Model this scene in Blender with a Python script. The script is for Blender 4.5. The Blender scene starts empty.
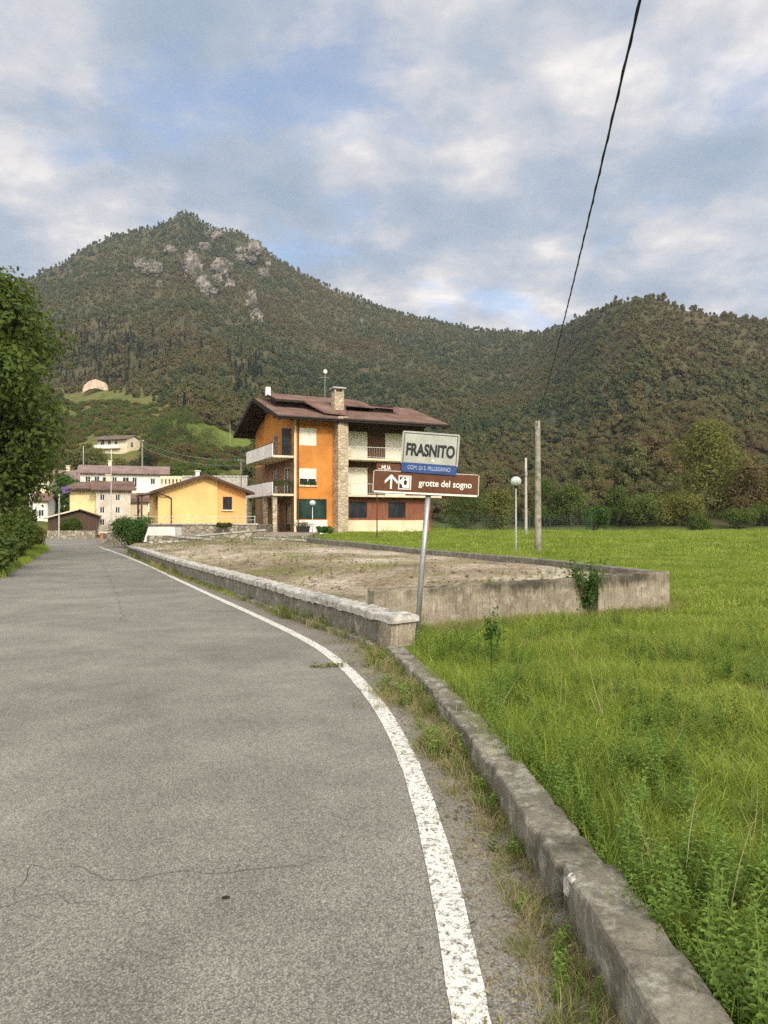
import bpy, math, random
import numpy as np
from mathutils import Vector, Matrix, noise as mnoise
R = math.radians
random.seed(7); rng = np.random.default_rng(7)
scene = bpy.context.scene
col = scene.collection
FX = 740.0; PITCH = math.atan(10/740.0); CAMZ = 1.55

# ------------------------------------------------------------------ helpers
def px(x, y, Y):
    """point seen at pixel x, y of the photograph, Y metres ahead"""
    xc = (x-384)/FX; yc = (512-y)/FX
    wy = math.cos(PITCH)-yc*math.sin(PITCH); wz = yc*math.cos(PITCH)+math.sin(PITCH)
    return Vector((xc/wy*Y, Y, CAMZ+wz/wy*Y))
def zat(y, Y): return px(384, y, Y).z
def xat(x, Y): return px(x, 522, Y).x

def tag(o, label=None, cat=None, group=None, kind=None):
    if label: o['label'] = label
    if cat: o['category'] = cat
    if group: o['group'] = group
    if kind: o['kind'] = kind
    return o
def empty(name, loc=(0,0,0), rz=0, rx=0, ry=0):
    o = bpy.data.objects.new(name, None); col.objects.link(o)
    o.location = loc; o.rotation_euler = (rx, ry, rz); o.empty_display_size = .2
    return o
def copy_tree(o, parent=None):
    c = o.copy(); col.objects.link(c)
    if parent is not None: c.parent = parent
    for ch in list(o.children): copy_tree(ch, c)
    return c

class MB:
    def __init__(s): s.v = []; s.f = []; s.uv = None
    def add(s, vs, fs):
        n = len(s.v); s.v += [tuple(p) for p in vs]; s.f += [tuple(i+n for i in f) for f in fs]; return s
    def box(s, x0, x1, y0, y1, z0, z1):
        return s.add([(x0,y0,z0),(x1,y0,z0),(x1,y1,z0),(x0,y1,z0),(x0,y0,z1),(x1,y0,z1),(x1,y1,z1),(x0,y1,z1)],
              [(0,3,2,1),(4,5,6,7),(0,1,5,4),(1,2,6,5),(2,3,7,6),(3,0,4,7)])
    def prism(s, low, high):
        n = len(low)
        return s.add(list(low)+list(high), [tuple(range(n))[::-1], tuple(range(n,2*n))]+[(i,(i+1)%n,(i+1)%n+n,i+n) for i in range(n)])
    def bar(s, a, b, w, h=None, up=(0,0,1)):
        a = Vector(a); b = Vector(b); h = h or w
        d = (b-a).normalized(); u = Vector(up)
        if abs(d.dot(u)) > .98: u = Vector((0,1,0))
        sx = d.cross(u).normalized()*w/2; sy = sx.cross(d).normalized()*h/2
        return s.prism([a-sx-sy,a+sx-sy,a+sx+sy,a-sx+sy],[b-sx-sy,b+sx-sy,b+sx+sy,b-sx+sy])
    def tube(s, pts, rad, seg=8, cap=True):
        pts = [Vector(p) for p in pts]
        if not hasattr(rad, '__len__'): rad = [rad]*len(pts)
        rings = []; n0 = len(s.v); up = Vector((0,0,1))
        prev = None
        for i, p in enumerate(pts):
            d = (pts[min(i+1,len(pts)-1)]-pts[max(i-1,0)]).normalized()
            if prev is None:
                a = Vector((1,0,0)) if abs(d.z) > .9 else Vector((0,0,1))
                sx = d.cross(a).normalized()
            else:
                sx = (prev-d*prev.dot(d)).normalized()
            prev = sx; sy = d.cross(sx)
            for k in range(seg):
                t = 2*math.pi*k/seg
                s.v.append(tuple(p+(sx*math.cos(t)+sy*math.sin(t))*rad[i]))
        for i in range(len(pts)-1):
            for k in range(seg):
                a = n0+i*seg+k; b = n0+i*seg+(k+1)%seg
                s.f.append((a,b,b+seg,a+seg))
        if cap:
            s.f.append(tuple(n0+k for k in range(seg))[::-1]); s.f.append(tuple(n0+(len(pts)-1)*seg+k for k in range(seg)))
        return s
    def ball(s, c, r, seg=14, rings=9, sz=1.0, jit=0):
        n0 = len(s.v); c = Vector(c)
        for i in range(rings+1):
            th = math.pi*i/rings
            for k in range(seg):
                ph = 2*math.pi*k/seg
                d = Vector((math.sin(th)*math.cos(ph), math.sin(th)*math.sin(ph), math.cos(th)*sz))
                rr = r*(1+jit*mnoise.noise(d*1.7+c))
                s.v.append(tuple(c+d*rr))
        for i in range(rings):
            for k in range(seg):
                a = n0+i*seg+k; b = n0+i*seg+(k+1)%seg
                s.f.append((a,a+seg,b+seg,b))
        return s
    def wall(s, face, off, a0, a1, z0, z1, holes=(), depth=.14):
        """flat wall skin with real openings and reveals. face F/K: plane y=off, L/R: plane x=off"""
        sg = {'F':1,'K':-1,'L':1,'R':-1}[face]
        def P(a, z, d=0):
            return (a, off+sg*d, z) if face in 'FK' else (off+sg*d, a, z)
        xs = sorted({a0,a1}|{h[0] for h in holes}|{h[1] for h in holes}); zs = sorted({z0,z1}|{h[2] for h in holes}|{h[3] for h in holes})
        for i in range(len(xs)-1):
            for j in range(len(zs)-1):
                cx = (xs[i]+xs[i+1])/2; cz = (zs[j]+zs[j+1])/2
                if any(h[0]<cx<h[1] and h[2]<cz<h[3] for h in holes): continue
                s.add([P(xs[i],zs[j]),P(xs[i+1],zs[j]),P(xs[i+1],zs[j+1]),P(xs[i],zs[j+1])],[(0,1,2,3)])
        for h in holes:
            c = [(h[0],h[2]),(h[1],h[2]),(h[1],h[3]),(h[0],h[3])]
            for k in range(4):
                p, q = c[k], c[(k+1)%4]
                s.add([P(*p),P(*q),P(*q,depth),P(*p,depth)],[(0,1,2,3)])
        return s
    def build(s, name, mat, parent=None, loc=None, rz=0, smooth=False, bevel=0):
        me = bpy.data.meshes.new(name); me.from_pydata(s.v, [], s.f); me.update()
        if smooth: me.polygons.foreach_set('use_smooth', [True]*len(me.polygons))
        me.materials.append(mat)
        o = bpy.data.objects.new(name, me); col.objects.link(o)
        if parent: o.parent = parent
        if loc is not None: o.location = loc
        o.rotation_euler.z = rz
        if bevel:
            m = o.modifiers.new('b','BEVEL'); m.width = bevel; m.segments = 2; m.limit_method = 'ANGLE'
        return o

def np_mesh(name, verts, faces, mat=None, rnd=None, link=True, parent=None, loc=None, smooth=False):
    """faces: (n,4) or (n,3) int array"""
    me = bpy.data.meshes.new(name)
    n, k = faces.shape
    me.vertices.add(len(verts)); me.vertices.foreach_set('co', np.asarray(verts,np.float32).ravel())
    me.loops.add(n*k); me.loops.foreach_set('vertex_index', faces.astype(np.int32).ravel())
    me.polygons.add(n); me.polygons.foreach_set('loop_start', np.arange(n,dtype=np.int32)*k)
    if smooth: me.polygons.foreach_set('use_smooth', np.ones(n,bool))
    me.update(calc_edges=True); me.validate()
    if rnd is not None:
        at = me.attributes.new('rnd','FLOAT','FACE'); at.data.foreach_set('value', np.asarray(rnd,np.float32))
    if mat: me.materials.append(mat)
    o = bpy.data.objects.new(name, me)
    if link: col.objects.link(o)
    if parent: o.parent = parent
    if loc is not None: o.location = loc
    return o

# numpy value noise
def _h(ix, iy, s):
    n = (ix.astype(np.int64)*374761393 + iy.astype(np.int64)*668265263 + s*1274126177) & 0xffffffff
    n = ((n ^ (n >> 13))*1274126177) & 0xffffffff
    return ((n ^ (n >> 16)) & 0xffff)/65535.0
def vnoise(x, y, s=0):
    x = np.asarray(x,float); y = np.asarray(y,float)
    ix = np.floor(x); iy = np.floor(y); fx = x-ix; fy = y-iy
    fx = fx*fx*(3-2*fx); fy = fy*fy*(3-2*fy)
    a = _h(ix,iy,s); b = _h(ix+1,iy,s); c = _h(ix,iy+1,s); d = _h(ix+1,iy+1,s)
    return (a*(1-fx)+b*fx)*(1-fy)+(c*(1-fx)+d*fx)*fy
def fbm(x, y, o=4, s=0):
    t = 0; a = .5
    for i in range(o): t = t + a*(vnoise(x*2**i, y*2**i, s+i)-.5)*2; a *= .5
    return t
def sst(a, b, x): t = np.clip((x-a)/(b-a),0,1); return t*t*(3-2*t)

# ------------------------------------------------------------------ materials
class NT:
    def __init__(s, name):
        s.m = bpy.data.materials.new(name); s.m.use_nodes = True; s.t = s.m.node_tree
        s.b = s.t.nodes['Principled BSDF']; s.out = s.t.nodes['Material Output']
        s.pos = s.t.nodes.new('ShaderNodeNewGeometry').outputs['Position']
        tc = s.t.nodes.new('ShaderNodeTexCoord'); s.obj = tc.outputs['Object']
    def n(s, typ, **k):
        nd = s.t.nodes.new(typ)
        for a, v in k.items(): setattr(nd, a, v)
        return nd
    def link(s, a, b): s.t.links.new(a, b)
    def noise(s, scale, detail=4, vec=None, rough=.55, dist=0, sc3=None):
        nd = s.n('ShaderNodeTexNoise'); nd.inputs['Scale'].default_value = scale
        nd.inputs['Detail'].default_value = detail; nd.inputs['Roughness'].default_value = rough; nd.inputs['Distortion'].default_value = dist
        v = vec if vec is not None else s.pos
        if sc3:
            mp = s.n('ShaderNodeMapping'); mp.inputs['Scale'].default_value = sc3; s.link(v, mp.inputs['Vector']); v = mp.outputs[0]
        s.link(v, nd.inputs['Vector']); return nd.outputs['Fac']
    def ramp(s, fac, stops, interp='LINEAR'):
        nd = s.n('ShaderNodeValToRGB'); cr = nd.color_ramp; cr.interpolation = interp
        while len(cr.elements) < len(stops): cr.elements.new(.5)
        for e, (p, c) in zip(cr.elements, stops):
            e.position = p; e.color = (*c,1) if hasattr(c,'__len__') else (c,c,c,1)
        s.link(fac, nd.inputs[0]); return nd.outputs[0]
    def mix(s, fac, a, b, mode='MIX'):
        nd = s.n('ShaderNodeMix'); nd.data_type = 'RGBA'; nd.blend_type = mode
        for inp, v in ((0,fac),(6,a),(7,b)):
            if hasattr(v,'is_linked') or hasattr(v,'links'): s.link(v, nd.inputs[inp])
            elif inp == 0: nd.inputs[0].default_value = v
            else: nd.inputs[inp].default_value = (*v,1) if hasattr(v,'__len__') else (v,v,v,1)
        return nd.outputs[2]
    def math(s, op, a, b=None):
        nd = s.n('ShaderNodeMath', operation=op)
        for i, v in enumerate((a,b)):
            if v is None: continue
            if hasattr(v,'links'): s.link(v, nd.inputs[i])
            else: nd.inputs[i].default_value = v
        return nd.outputs[0]
    def attr(s, name, typ='GEOMETRY'):
        nd = s.n('ShaderNodeAttribute', attribute_type=typ, attribute_name=name); return nd.outputs['Fac']
    def color(s, c): 
        if hasattr(c,'links'): s.link(c, s.b.inputs['Base Color'])
        else: s.b.inputs['Base Color'].default_value = (*c,1)
    def bump(s, h, strength=.3, dist=.02):
        nd = s.n('ShaderNodeBump'); nd.inputs['Strength'].default_value = strength; nd.inputs['Distance'].default_value = dist
        s.link(h, nd.inputs['Height']); s.link(nd.outputs[0], s.b.inputs['Normal'])
    def rough(s, r, spec=.3, metal=0): s.b.inputs['Roughness'].default_value = r; s.b.inputs['Specular IOR Level'].default_value = spec; s.b.inputs['Metallic'].default_value = metal

def simple(name, c, var=.15, scale=3, rough=.8, bump=.0, c2=None, fine=40, metal=0, spec=.3, dirt=None):
    m = NT(name); f = m.noise(scale, 5)
    c2 = c2 or tuple(x*(1-2*var) for x in c); c1 = tuple(min(1,x*(1+var*.6)) for x in c)
    base = m.ramp(f, [(.32,c2),(.68,c1)])
    f2 = m.noise(fine, 3)
    base = m.mix(.35, base, m.ramp(f2,[(.3,.35),(.7,.65)]), 'OVERLAY')
    if dirt:
        d = m.ramp(m.noise(1.3, 6, sc3=(1,1,.35)), [(.52,0),(.72,.75)])
        base = m.mix(d, base, dirt)
    m.color(base); m.rough(rough, spec, metal)
    if bump: m.bump(f2, bump, .01)
    return m.m

def asphalt():
    m = NT('asphalt')
    big = m.noise(.25, 5); mid = m.noise(2.2, 5, rough=.6)
    base = m.ramp(big, [(.3,(.19,.178,.15)),(.7,(.265,.25,.213))])
    base = m.mix(.35, base, m.ramp(mid,[(.3,.32),(.7,.68)]), 'OVERLAY'); base = m.mix(.35, base, m.ramp(m.noise(.8,3,rough=.4,dist=.6),[(.35,.36),(.6,.6)]), 'OVERLAY'); base = m.mix(m.ramp(m.noise(1.1,8,rough=.75),[(.60,0),(.72,.45)]), base, (.10,.095,.08))
    vor = m.n('ShaderNodeTexVoronoi'); vor.inputs['Scale'].default_value = 150; m.link(m.pos, vor.inputs['Vector'])
    stone = m.ramp(vor.outputs['Color'], [(.1,.16),(.5,.48),(.9,.92)])
    dist = m.ramp(vor.outputs['Distance'], [(.25,.62),(.75,.2)])
    base = m.mix(.68, base, stone, 'OVERLAY'); base = m.mix(.45, base, dist, 'OVERLAY')
    fine = m.noise(420, 2); base = m.mix(.5, base, m.ramp(fine,[(.35,.25),(.65,.75)]), 'OVERLAY')
    # dirt and dust gathered at the edge (attribute = closeness to kerb)
    e = m.attr('edge'); n3 = m.noise(3.2, 6, rough=.65)
    msk = m.math('MULTIPLY', e, m.ramp(n3,[(.38,0),(.62,1)]))
    dcol = m.mix(m.noise(60,3), (.11,.08,.045), (.28,.22,.14))
    base = m.mix(m.math('MULTIPLY', msk, .85), base, dcol)
    m.color(base); m.rough(.88, .25)
    m.bump(m.math('ADD', vor.outputs['Distance'], m.math('MULTIPLY', fine, .6)), .55, .004)
    return m.m

def paint_line():
    m = NT('road_paint')
    n = m.noise(26, 6, rough=.75); n2 = m.noise(130, 3)
    msk = m.ramp(m.math('ADD', m.math('MULTIPLY',n,.6), m.math('MULTIPLY',n2,.4)), [(.43,0),(.50,1)])
    col_ = m.mix(m.noise(9,5), (.60,.58,.52), (.78,.76,.70))
    m.color(m.mix(msk, (.19,.18,.15), col_)); m.rough(.75); m.bump(n2, .4, .003)
    return m.m

def concrete(name, a, b, lichen=.5, vert=False, topstain=None, pale=(.62,.6,.54), dark=(.09,.08,.065), streak=.6, groove=False):
    m = NT(name)
    n1 = m.noise(1.6, 6, rough=.65); base = m.ramp(n1, [(.3,a),(.7,b)])
    n2 = m.noise(55, 8, rough=.8); base = m.mix(.85, base, m.ramp(n2,[(.3,.25),(.7,.75)]), 'OVERLAY')
    l = m.ramp(m.noise(7, 7, rough=.75), [(.5,0),(.62,lichen)]); base = m.mix(l, base, pale)
    dk = m.ramp(m.noise(4.3, 6, rough=.7, sc3=((9,9,.5) if vert else (1,1,1))), [(.5,0),(.66,streak)]); base = m.mix(dk, base, dark)
    if topstain:
        sep = m.n('ShaderNodeSeparateXYZ'); m.link(m.pos, sep.inputs[0])
        zz = m.math('ADD', sep.outputs[2], m.math('MULTIPLY', m.noise(14,5,sc3=(1,1,.15)), .30))
        st = m.ramp(zz, [(topstain,0),(topstain+.10,1)]); st = m.math('MULTIPLY', st, m.ramp(m.noise(2.5,5),[(.35,.1),(.6,.9)]))
        base = m.mix(st, base, (.055,.05,.035))
    m.color(base); m.rough(.92, .15)
    h = m.math('ADD', n2, m.math('MULTIPLY', m.noise(9,5), 1.5))
    m.bump(h, .6, .012)
    return m.m

def grass_ground():
    m = NT('grass_ground')
    n = m.noise(.35, 5); base = m.ramp(n,[(.3,(.075,.12,.018)),(.7,(.16,.24,.035))])
    n2 = m.noise(5, 6, rough=.7); base = m.mix(.8, base, m.ramp(n2,[(.3,.25),(.7,.75)]), 'OVERLAY')
    # brown leaf litter and rock high on the mountain
    sep = m.n('ShaderNodeSeparateXYZ'); m.link(m.pos, sep.inputs[0])
    hi = m.attr('hill'); base = m.mix(m.math('MULTIPLY', m.attr('slope_grass'), .9), base, m.ramp(m.noise(.12,6,rough=.7),[(.35,(.06,.07,.022)),(.5,(.12,.12,.034)),(.65,(.15,.11,.05))]))
    litter = m.ramp(m.noise(.03,6),[(.35,(.045,.052,.024)),(.65,(.085,.07,.035))])
    base = m.mix(hi, base, litter)
    m.color(base); m.rough(.95,.1); m.bump(n2,.6,.08); return m.m

def leaf_mat(name, stops, trans=.25, loc_scale=.02, use_rnd=.5, wloc=.6, sat=1):
    """foliage: colour from the plant's own random number, where it grows and each leaf's own number"""
    m = NT(name)
    oi = m.n('ShaderNodeObjectInfo'); nl = m.noise(loc_scale, 3, vec=oi.outputs['Location'])
    nls = m.ramp(nl, [(.28,0),(.72,1)])
    f = m.math('ADD', m.math('MULTIPLY', oi.outputs['Random'], 1-wloc), m.math('MULTIPLY', nls, wloc))
    base = m.ramp(f, stops)
    r = m.attr('rnd'); base = m.mix(use_rnd, base, m.ramp(r,[(0,.28),(.6,.5),(1,.76)]), 'OVERLAY')
    m.color(base); m.rough(.65, .2)
    tr = m.n('ShaderNodeBsdfTranslucent'); m.link(m.mix(.5, base, (.30,.36,.04),'MIX'), tr.inputs[0])
    mx = m.n('ShaderNodeMixShader'); mx.inputs[0].default_value = trans
    m.link(m.b.outputs[0], mx.inputs[1]); m.link(tr.outputs[0], mx.inputs[2]); m.link(mx.outputs[0], m.out.inputs[0])
    return m.m

def tiles(name, a, b, scale=2.2, axis=0):
    m = NT(name)
    w = m.n('ShaderNodeTexWave'); w.bands_direction = 'XY'[axis]; w.inputs['Scale'].default_value = scale; w.inputs['Distortion'].default_value = .4
    m.link(m.obj, w.inputs['Vector'])
    w2 = m.n('ShaderNodeTexWave'); w2.bands_direction = 'XY'[1-axis]; w2.wave_profile = 'SAW'; w2.inputs['Scale'].default_value = 1.3; m.link(m.obj, w2.inputs['Vector'])
    base = m.ramp(m.noise(.8,5,vec=m.obj),[(.3,a),(.7,b)])
    base = m.mix(.5, base, m.ramp(m.noise(9,3,vec=m.obj),[(.3,.3),(.7,.7)]), 'OVERLAY')
    base = m.mix(.8, base, m.ramp(w.outputs['Fac'],[(0,.3),(1,.66)]), 'OVERLAY'); base = m.mix(.6, base, m.ramp(w2.outputs['Fac'],[(0,.3),(.3,.6)]), 'OVERLAY')
    m.color(base); m.rough(.85,.2); m.bump(m.math('ADD', w.outputs['Fac'], m.math('MULTIPLY', w2.outputs['Fac'], .5)), .7, .05)
    return m.m

def stone_mat(name, a, b, mortar, sx=2.2, sz=4.5):
    m = NT(name)
    v = m.n('ShaderNodeTexVoronoi', feature='DISTANCE_TO_EDGE'); v.inputs['Scale'].default_value = 1
    mp = m.n('ShaderNodeMapping'); mp.inputs['Scale'].default_value = (sx,sx,sz); m.link(m.obj, mp.inputs['Vector']); m.link(mp.outputs[0], v.inputs['Vector'])
    v2 = m.n('ShaderNodeTexVoronoi'); v2.inputs['Scale'].default_value = 1; m.link(mp.outputs[0], v2.inputs['Vector'])
    c = m.ramp(v2.outputs['Color'], [(.1,a),(.9,b)])
    c = m.mix(m.ramp(v.outputs['Distance'],[(.02,1),(.08,0)]), c, mortar)
    c = m.mix(.5, c, m.ramp(m.noise(20,4),[(.3,.3),(.7,.7)]),'OVERLAY')
    m.color(c); m.rough(.9,.15); m.bump(m.ramp(v.outputs['Distance'],[(0,0),(.12,1)]), .7, .03); return m.m

def slats(name, c, period=.06):
    m = NT(name); sep = m.n('ShaderNodeSeparateXYZ'); m.link(m.obj, sep.inputs[0])
    fr = m.math('FRACT', m.math('DIVIDE', sep.outputs[2], period))
    g = m.ramp(fr,[(0,0),(.15,1),(.85,1),(1,0)]); base = m.mix(g, tuple(x*.6 for x in c), c)
    base = m.mix(.25, base, m.ramp(m.noise(3,4),[(.3,.3),(.7,.7)]),'OVERLAY')
    m.color(base); m.rough(.5,.4); m.bump(g,.5,.01); return m.m

def planks(name, c, n=8, axis=0):
    m = NT(name); sep = m.n('ShaderNodeSeparateXYZ'); m.link(m.obj, sep.inputs[0])
    fr = m.math('FRACT', m.math('MULTIPLY', sep.outputs[axis], n))
    g = m.ramp(fr,[(0,.2),(.08,1),(.92,1),(1,.2)])
    base = m.mix(g, tuple(x*.35 for x in c), c); base = m.mix(.5, base, m.ramp(m.noise(6,5,sc3=(1,1,.15)),[(.3,.25),(.7,.75)]),'OVERLAY')
    m.color(base); m.rough(.7,.25); m.bump(g,.4,.01); return m.m

def glass(name, c=(.02,.025,.03)):
    m = NT(name); m.color(m.ramp(m.noise(.8,2),[(.4,c),(.7,tuple(x*2.5 for x in c))])); m.rough(.08,.6); return m.m

def rockmat():
    m = NT('mountain_rock'); n = m.noise(.12,8,rough=.75,sc3=(1,1,.5)); c = m.ramp(n,[(.38,(.06,.058,.042)),(.5,(.17,.15,.125)),(.62,(.33,.285,.245))])
    g = m.ramp(m.noise(.09,8,rough=.8),[(.5,0),(.56,1)]); c = m.mix(g,c,(.05,.058,.028))
    m.color(c); m.rough(.95,.1); m.bump(m.noise(.4,8,rough=.75),1,1.5); return m.m
M = {}
M['asphalt'] = asphalt(); M['paint'] = paint_line()
M['crack'] = simple('crack_tar', (.105,.098,.085), fine=90)
M['kerb'] = concrete('kerb_concrete', (.12,.108,.082), (.27,.245,.195), .7, pale=(.44,.42,.35), dark=(.055,.052,.035), streak=.85)
M['cap'] = concrete('cap_concrete', (.33,.31,.27), (.47,.445,.395), .8, pale=(.66,.64,.585), dark=(.10,.09,.07), streak=.8)
M['parapet'] = concrete('parapet_concrete', (.14,.125,.10), (.23,.21,.17), .3, vert=True, dark=(.06,.055,.04))
M['wallc'] = concrete('board_marked_concrete', (.19,.16,.115), (.36,.305,.225), .45, vert=True, topstain=.66, pale=(.55,.50,.42), dark=(.09,.075,.055), streak=.7)
M['ground'] = grass_ground()
M['gravel'] = None
def gravel():
    m = NT('gravel'); n = m.noise(.45,6,rough=.65,sc3=(1,.6,1)); base = m.ramp(n,[(.34,(.13,.105,.07)),(.46,(.26,.205,.14)),(.54,(.34,.28,.20)),(.64,(.47,.41,.32))])
    n2 = m.noise(9,6,rough=.8); base = m.mix(.9, base, m.ramp(n2,[(.3,.2),(.7,.8)]),'OVERLAY')
    g = m.ramp(m.noise(.6,6,rough=.7),[(.50,0),(.62,.7)]); base = m.mix(g, base, (.17,.17,.05))
    vor = m.n('ShaderNodeTexVoronoi'); vor.inputs['Scale'].default_value = 22; m.link(m.pos, vor.inputs['Vector'])
    base = m.mix(.6, base, m.ramp(vor.outputs['Color'],[(.1,.2),(.9,.85)]),'OVERLAY')
    m.color(base); m.rough(.95,.1); m.bump(n2,.8,.03); return m.m
M['gravel'] = gravel()
M['orange'] = simple('orange_plaster', (.62,.245,.05), .14, .8, .85, .1, fine=30, dirt=(.45,.17,.05))
M['yellow'] = simple('yellow_plaster', (.82,.53,.21), .07, .7, .85, .1, fine=30, dirt=(.70,.42,.17))
M['yellow2'] = simple('apricot_plaster', (.86,.42,.15), .07, .7, .85, .1, fine=30)
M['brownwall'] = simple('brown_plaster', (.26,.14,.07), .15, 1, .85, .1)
M['cream'] = simple('cream_plaster', (.78,.66,.45), .1, 1, .85, .1)
M['pale'] = simple('pale_plaster', (.66,.58,.48), .12, 1.2, .85, .1, dirt=(.35,.3,.23))
M['lemon'] = simple('lemon_plaster', (.80,.68,.35), .08, 1.2, .85, .1)
M['white'] = simple('white_plaster', (.82,.77,.72), .07, 1.5, .8, .1, dirt=(.5,.46,.4))
M['whitepaint'] = simple('white_paint', (.78,.76,.70), .06, 2, .5)
M['slab'] = simple('balcony_slab', (.72,.62,.45), .1, 1.5, .8)
M['wood'] = planks('brown_wood', (.10,.045,.022), 5)
M['woodd'] = simple('dark_roof_timber', (.035,.02,.013), .2, 3, .8)
M['redwood'] = planks('reddish_boards', (.23,.085,.045), 6)
M['shed'] = planks('shed_boards', (.085,.05,.035), 4)
M['shutter'] = slats('roller_shutter', (.82,.76,.62), .09)
M['shutterb'] = slats('old_shutter', (.20,.16,.12), .1)
M['glass'] = glass('window_glass'); M['glassg'] = glass('green_glass', (.012,.028,.022))
M['tile'] = tiles('brown_roof_tiles', (.12,.065,.047), (.235,.15,.115), 2.4)
M['tileg'] = tiles('grey_brown_tiles', (.11,.08,.065), (.20,.15,.125), 2.4)
M['tilep'] = tiles('pink_roof_tiles', (.20,.135,.12), (.31,.225,.20), 2.4)
M['tileo'] = tiles('old_roof_tiles', (.12,.07,.055), (.23,.15,.12), 2.4)
M['stone'] = stone_mat('pale_stone', (.34,.27,.18), (.60,.50,.35), (.30,.25,.19))
M['rubble'] = stone_mat('rubble_stone', (.20,.17,.125), (.42,.37,.29), (.13,.11,.08), 2.6, 3.5)
M['brick'] = simple('terracotta', (.42,.17,.08), .2, 6, .9, .2)
M['metal'] = simple('galvanised_metal', (.36,.36,.35), .12, 5, .45, metal=.6, dirt=(.25,.2,.14))
M['metalw'] = simple('pale_metal', (.55,.56,.54), .1, 4, .5, metal=.2)
M['dark'] = simple('dark_metal', (.03,.028,.026), .1, 4, .5)
M['copper'] = simple('brown_gutter', (.09,.045,.03), .1, 4, .4)
M['globe'] = simple('lamp_globe', (.62,.66,.62), .08, 6, .25)
M['pole'] = simple('weathered_wood_pole', (.32,.29,.22), .25, 5, .9, .3, fine=60)
M['cpole'] = simple('concrete_pole', (.45,.43,.38), .12, 3, .85, .2)
M['cable'] = simple('black_cable', (.012,.012,.013), .1, 4, .5)
M['signw'] = simple('sign_white', (.40,.41,.35), .10, 7, .5, dirt=(.33,.32,.25))
M['signb'] = simple('sign_blue', (.03,.07,.21), .12, 9, .45)
M['signbr'] = simple('sign_brown', (.125,.045,.018), .12, 7, .45)
M['ink'] = simple('black_lettering', (.02,.02,.022), .1, 9, .5)
M['inkw'] = simple('white_lettering', (.72,.72,.66), .06, 9, .5)
M['inkb'] = simple('faded_pale_lettering', (.34,.40,.58), .1, 12, .5)
M['bark'] = simple('bark', (.11,.085,.06), .25, 6, .95, .5, fine=35)
M['rock'] = rockmat()
M['brownstuff'] = simple('dry_leaf', (.16,.11,.05), .3, 20, .9)
M['purple'] = simple('purple_cloth', (.15,.08,.28), .1, 5, .9)
M['red'] = simple('red_plastic', (.45,.05,.03), .1, 5, .6)
FOREST = [(0,(.020,.040,.022)),(.2,(.034,.058,.025)),(.36,(.062,.082,.028)),(.48,(.100,.100,.032)),(.60,(.118,.102,.038)),(.72,(.118,.084,.038)),(.84,(.095,.098,.030)),(1,(.042,.062,.024))]
M['forest'] = leaf_mat('forest_leaves', FOREST, .12, .0055, .62, .72)
M['conifer'] = leaf_mat('conifer_needles', [(0,(.016,.030,.016)),(1,(.03,.048,.02))], .05, .02)
M['leafdark'] = leaf_mat('dark_green_leaves', [(0,(.055,.088,.015)),(1,(.085,.122,.02))], .3)
M['leafmid'] = leaf_mat('mid_green_leaves', [(0,(.06,.10,.02)),(1,(.11,.14,.03))], .25)
M['leafolive'] = leaf_mat('olive_leaves', [(0,(.125,.14,.03)),(1,(.175,.16,.038))], .3)
M['leafbrown'] = leaf_mat('turning_leaves', [(0,(.12,.085,.035)),(1,(.13,.095,.03))], .2)
M['leafbush'] = leaf_mat('bush_leaves', [(0,(.035,.085,.015)),(1,(.06,.12,.02))], .2)
M['grass'] = leaf_mat('grass_blades', [(0,(.110,.165,.026)),(.4,(.205,.28,.040)),(.7,(.30,.36,.058)),(1,(.44,.42,.15))], .35, .5, .8, .5)
M['dry'] = leaf_mat('dry_weeds', [(0,(.11,.16,.035)),(.35,(.19,.21,.06)),(.6,(.33,.28,.13)),(1,(.42,.35,.20))], .3, 1.2, .5, .4)
M['weed'] = leaf_mat('weed_leaves', [(0,(.10,.18,.035)),(1,(.20,.29,.055))], .3, 1)

# ------------------------------------------------------------------ terrain
RX = np.array([-900,-500,-200,-60,0,30,60,85,110,150,185,212,240,290,330,370,405,440,480,520,545,560,600,640,670,700,768,900,1200,1700],float)
RY = np.array([330,300,285,290,280,275,262,243,232,224,207,224,229,264,286,301,312,321,328,331,329,325,305,294,300,309,319,325,335,345],float)
RR = np.array([800,850,880,900,900,900,900,900,900,900,900,900,900,900,900,900,890,880,860,800,740,690,550,500,490,500,520,560,650,700],float)
RB = np.array([80,80,75,72,74,76,78,80,80,82,85,88,92,98,104,108,110,112,112,112,110,108,104,102,102,102,102,102,102,102],float)
RAZ = np.arctan((RX-384)/FX)
def Hh(X, Y):
    X = np.asarray(X,float); Y = np.asarray(Y,float)
    d = np.hypot(X,Y); az = np.arctan2(X,Y)
    xs = np.concatenate([[-math.pi],RAZ,[math.pi]])
    E = np.interp(az, xs, np.concatenate([[.2],(522-RY)/FX*np.cos(RAZ),[.2]]))
    Rr = np.interp(az, xs, np.concatenate([[800],RR,[800]])); B = np.interp(az, xs, np.concatenate([[100],RB,[100]]))
    s = np.clip((d-B)/(Rr-B),0,1)
    kk = .72
    t = E*s**kk; z = t*d
    rough = fbm(X/95.,Y/95.,4,3)*26*s*(1-s)*2+fbm(X/28.,Y/28.,3,9)*5*np.sqrt(s)*(s>0)
    # gullies running down the slopes
    gl = np.abs(fbm(az*14+fbm(X/120,Y/120,2,5)*.6, d/700., 3, 17)); rough = rough-(.5-gl)*22*s*(1-s)*1.6*4*.5
    z = z+rough
    over = np.maximum(d-Rr,0); z = np.where(d>Rr, E*Rr-over*.35+rough*.3, z)
    return np.maximum(z, -30)
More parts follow.
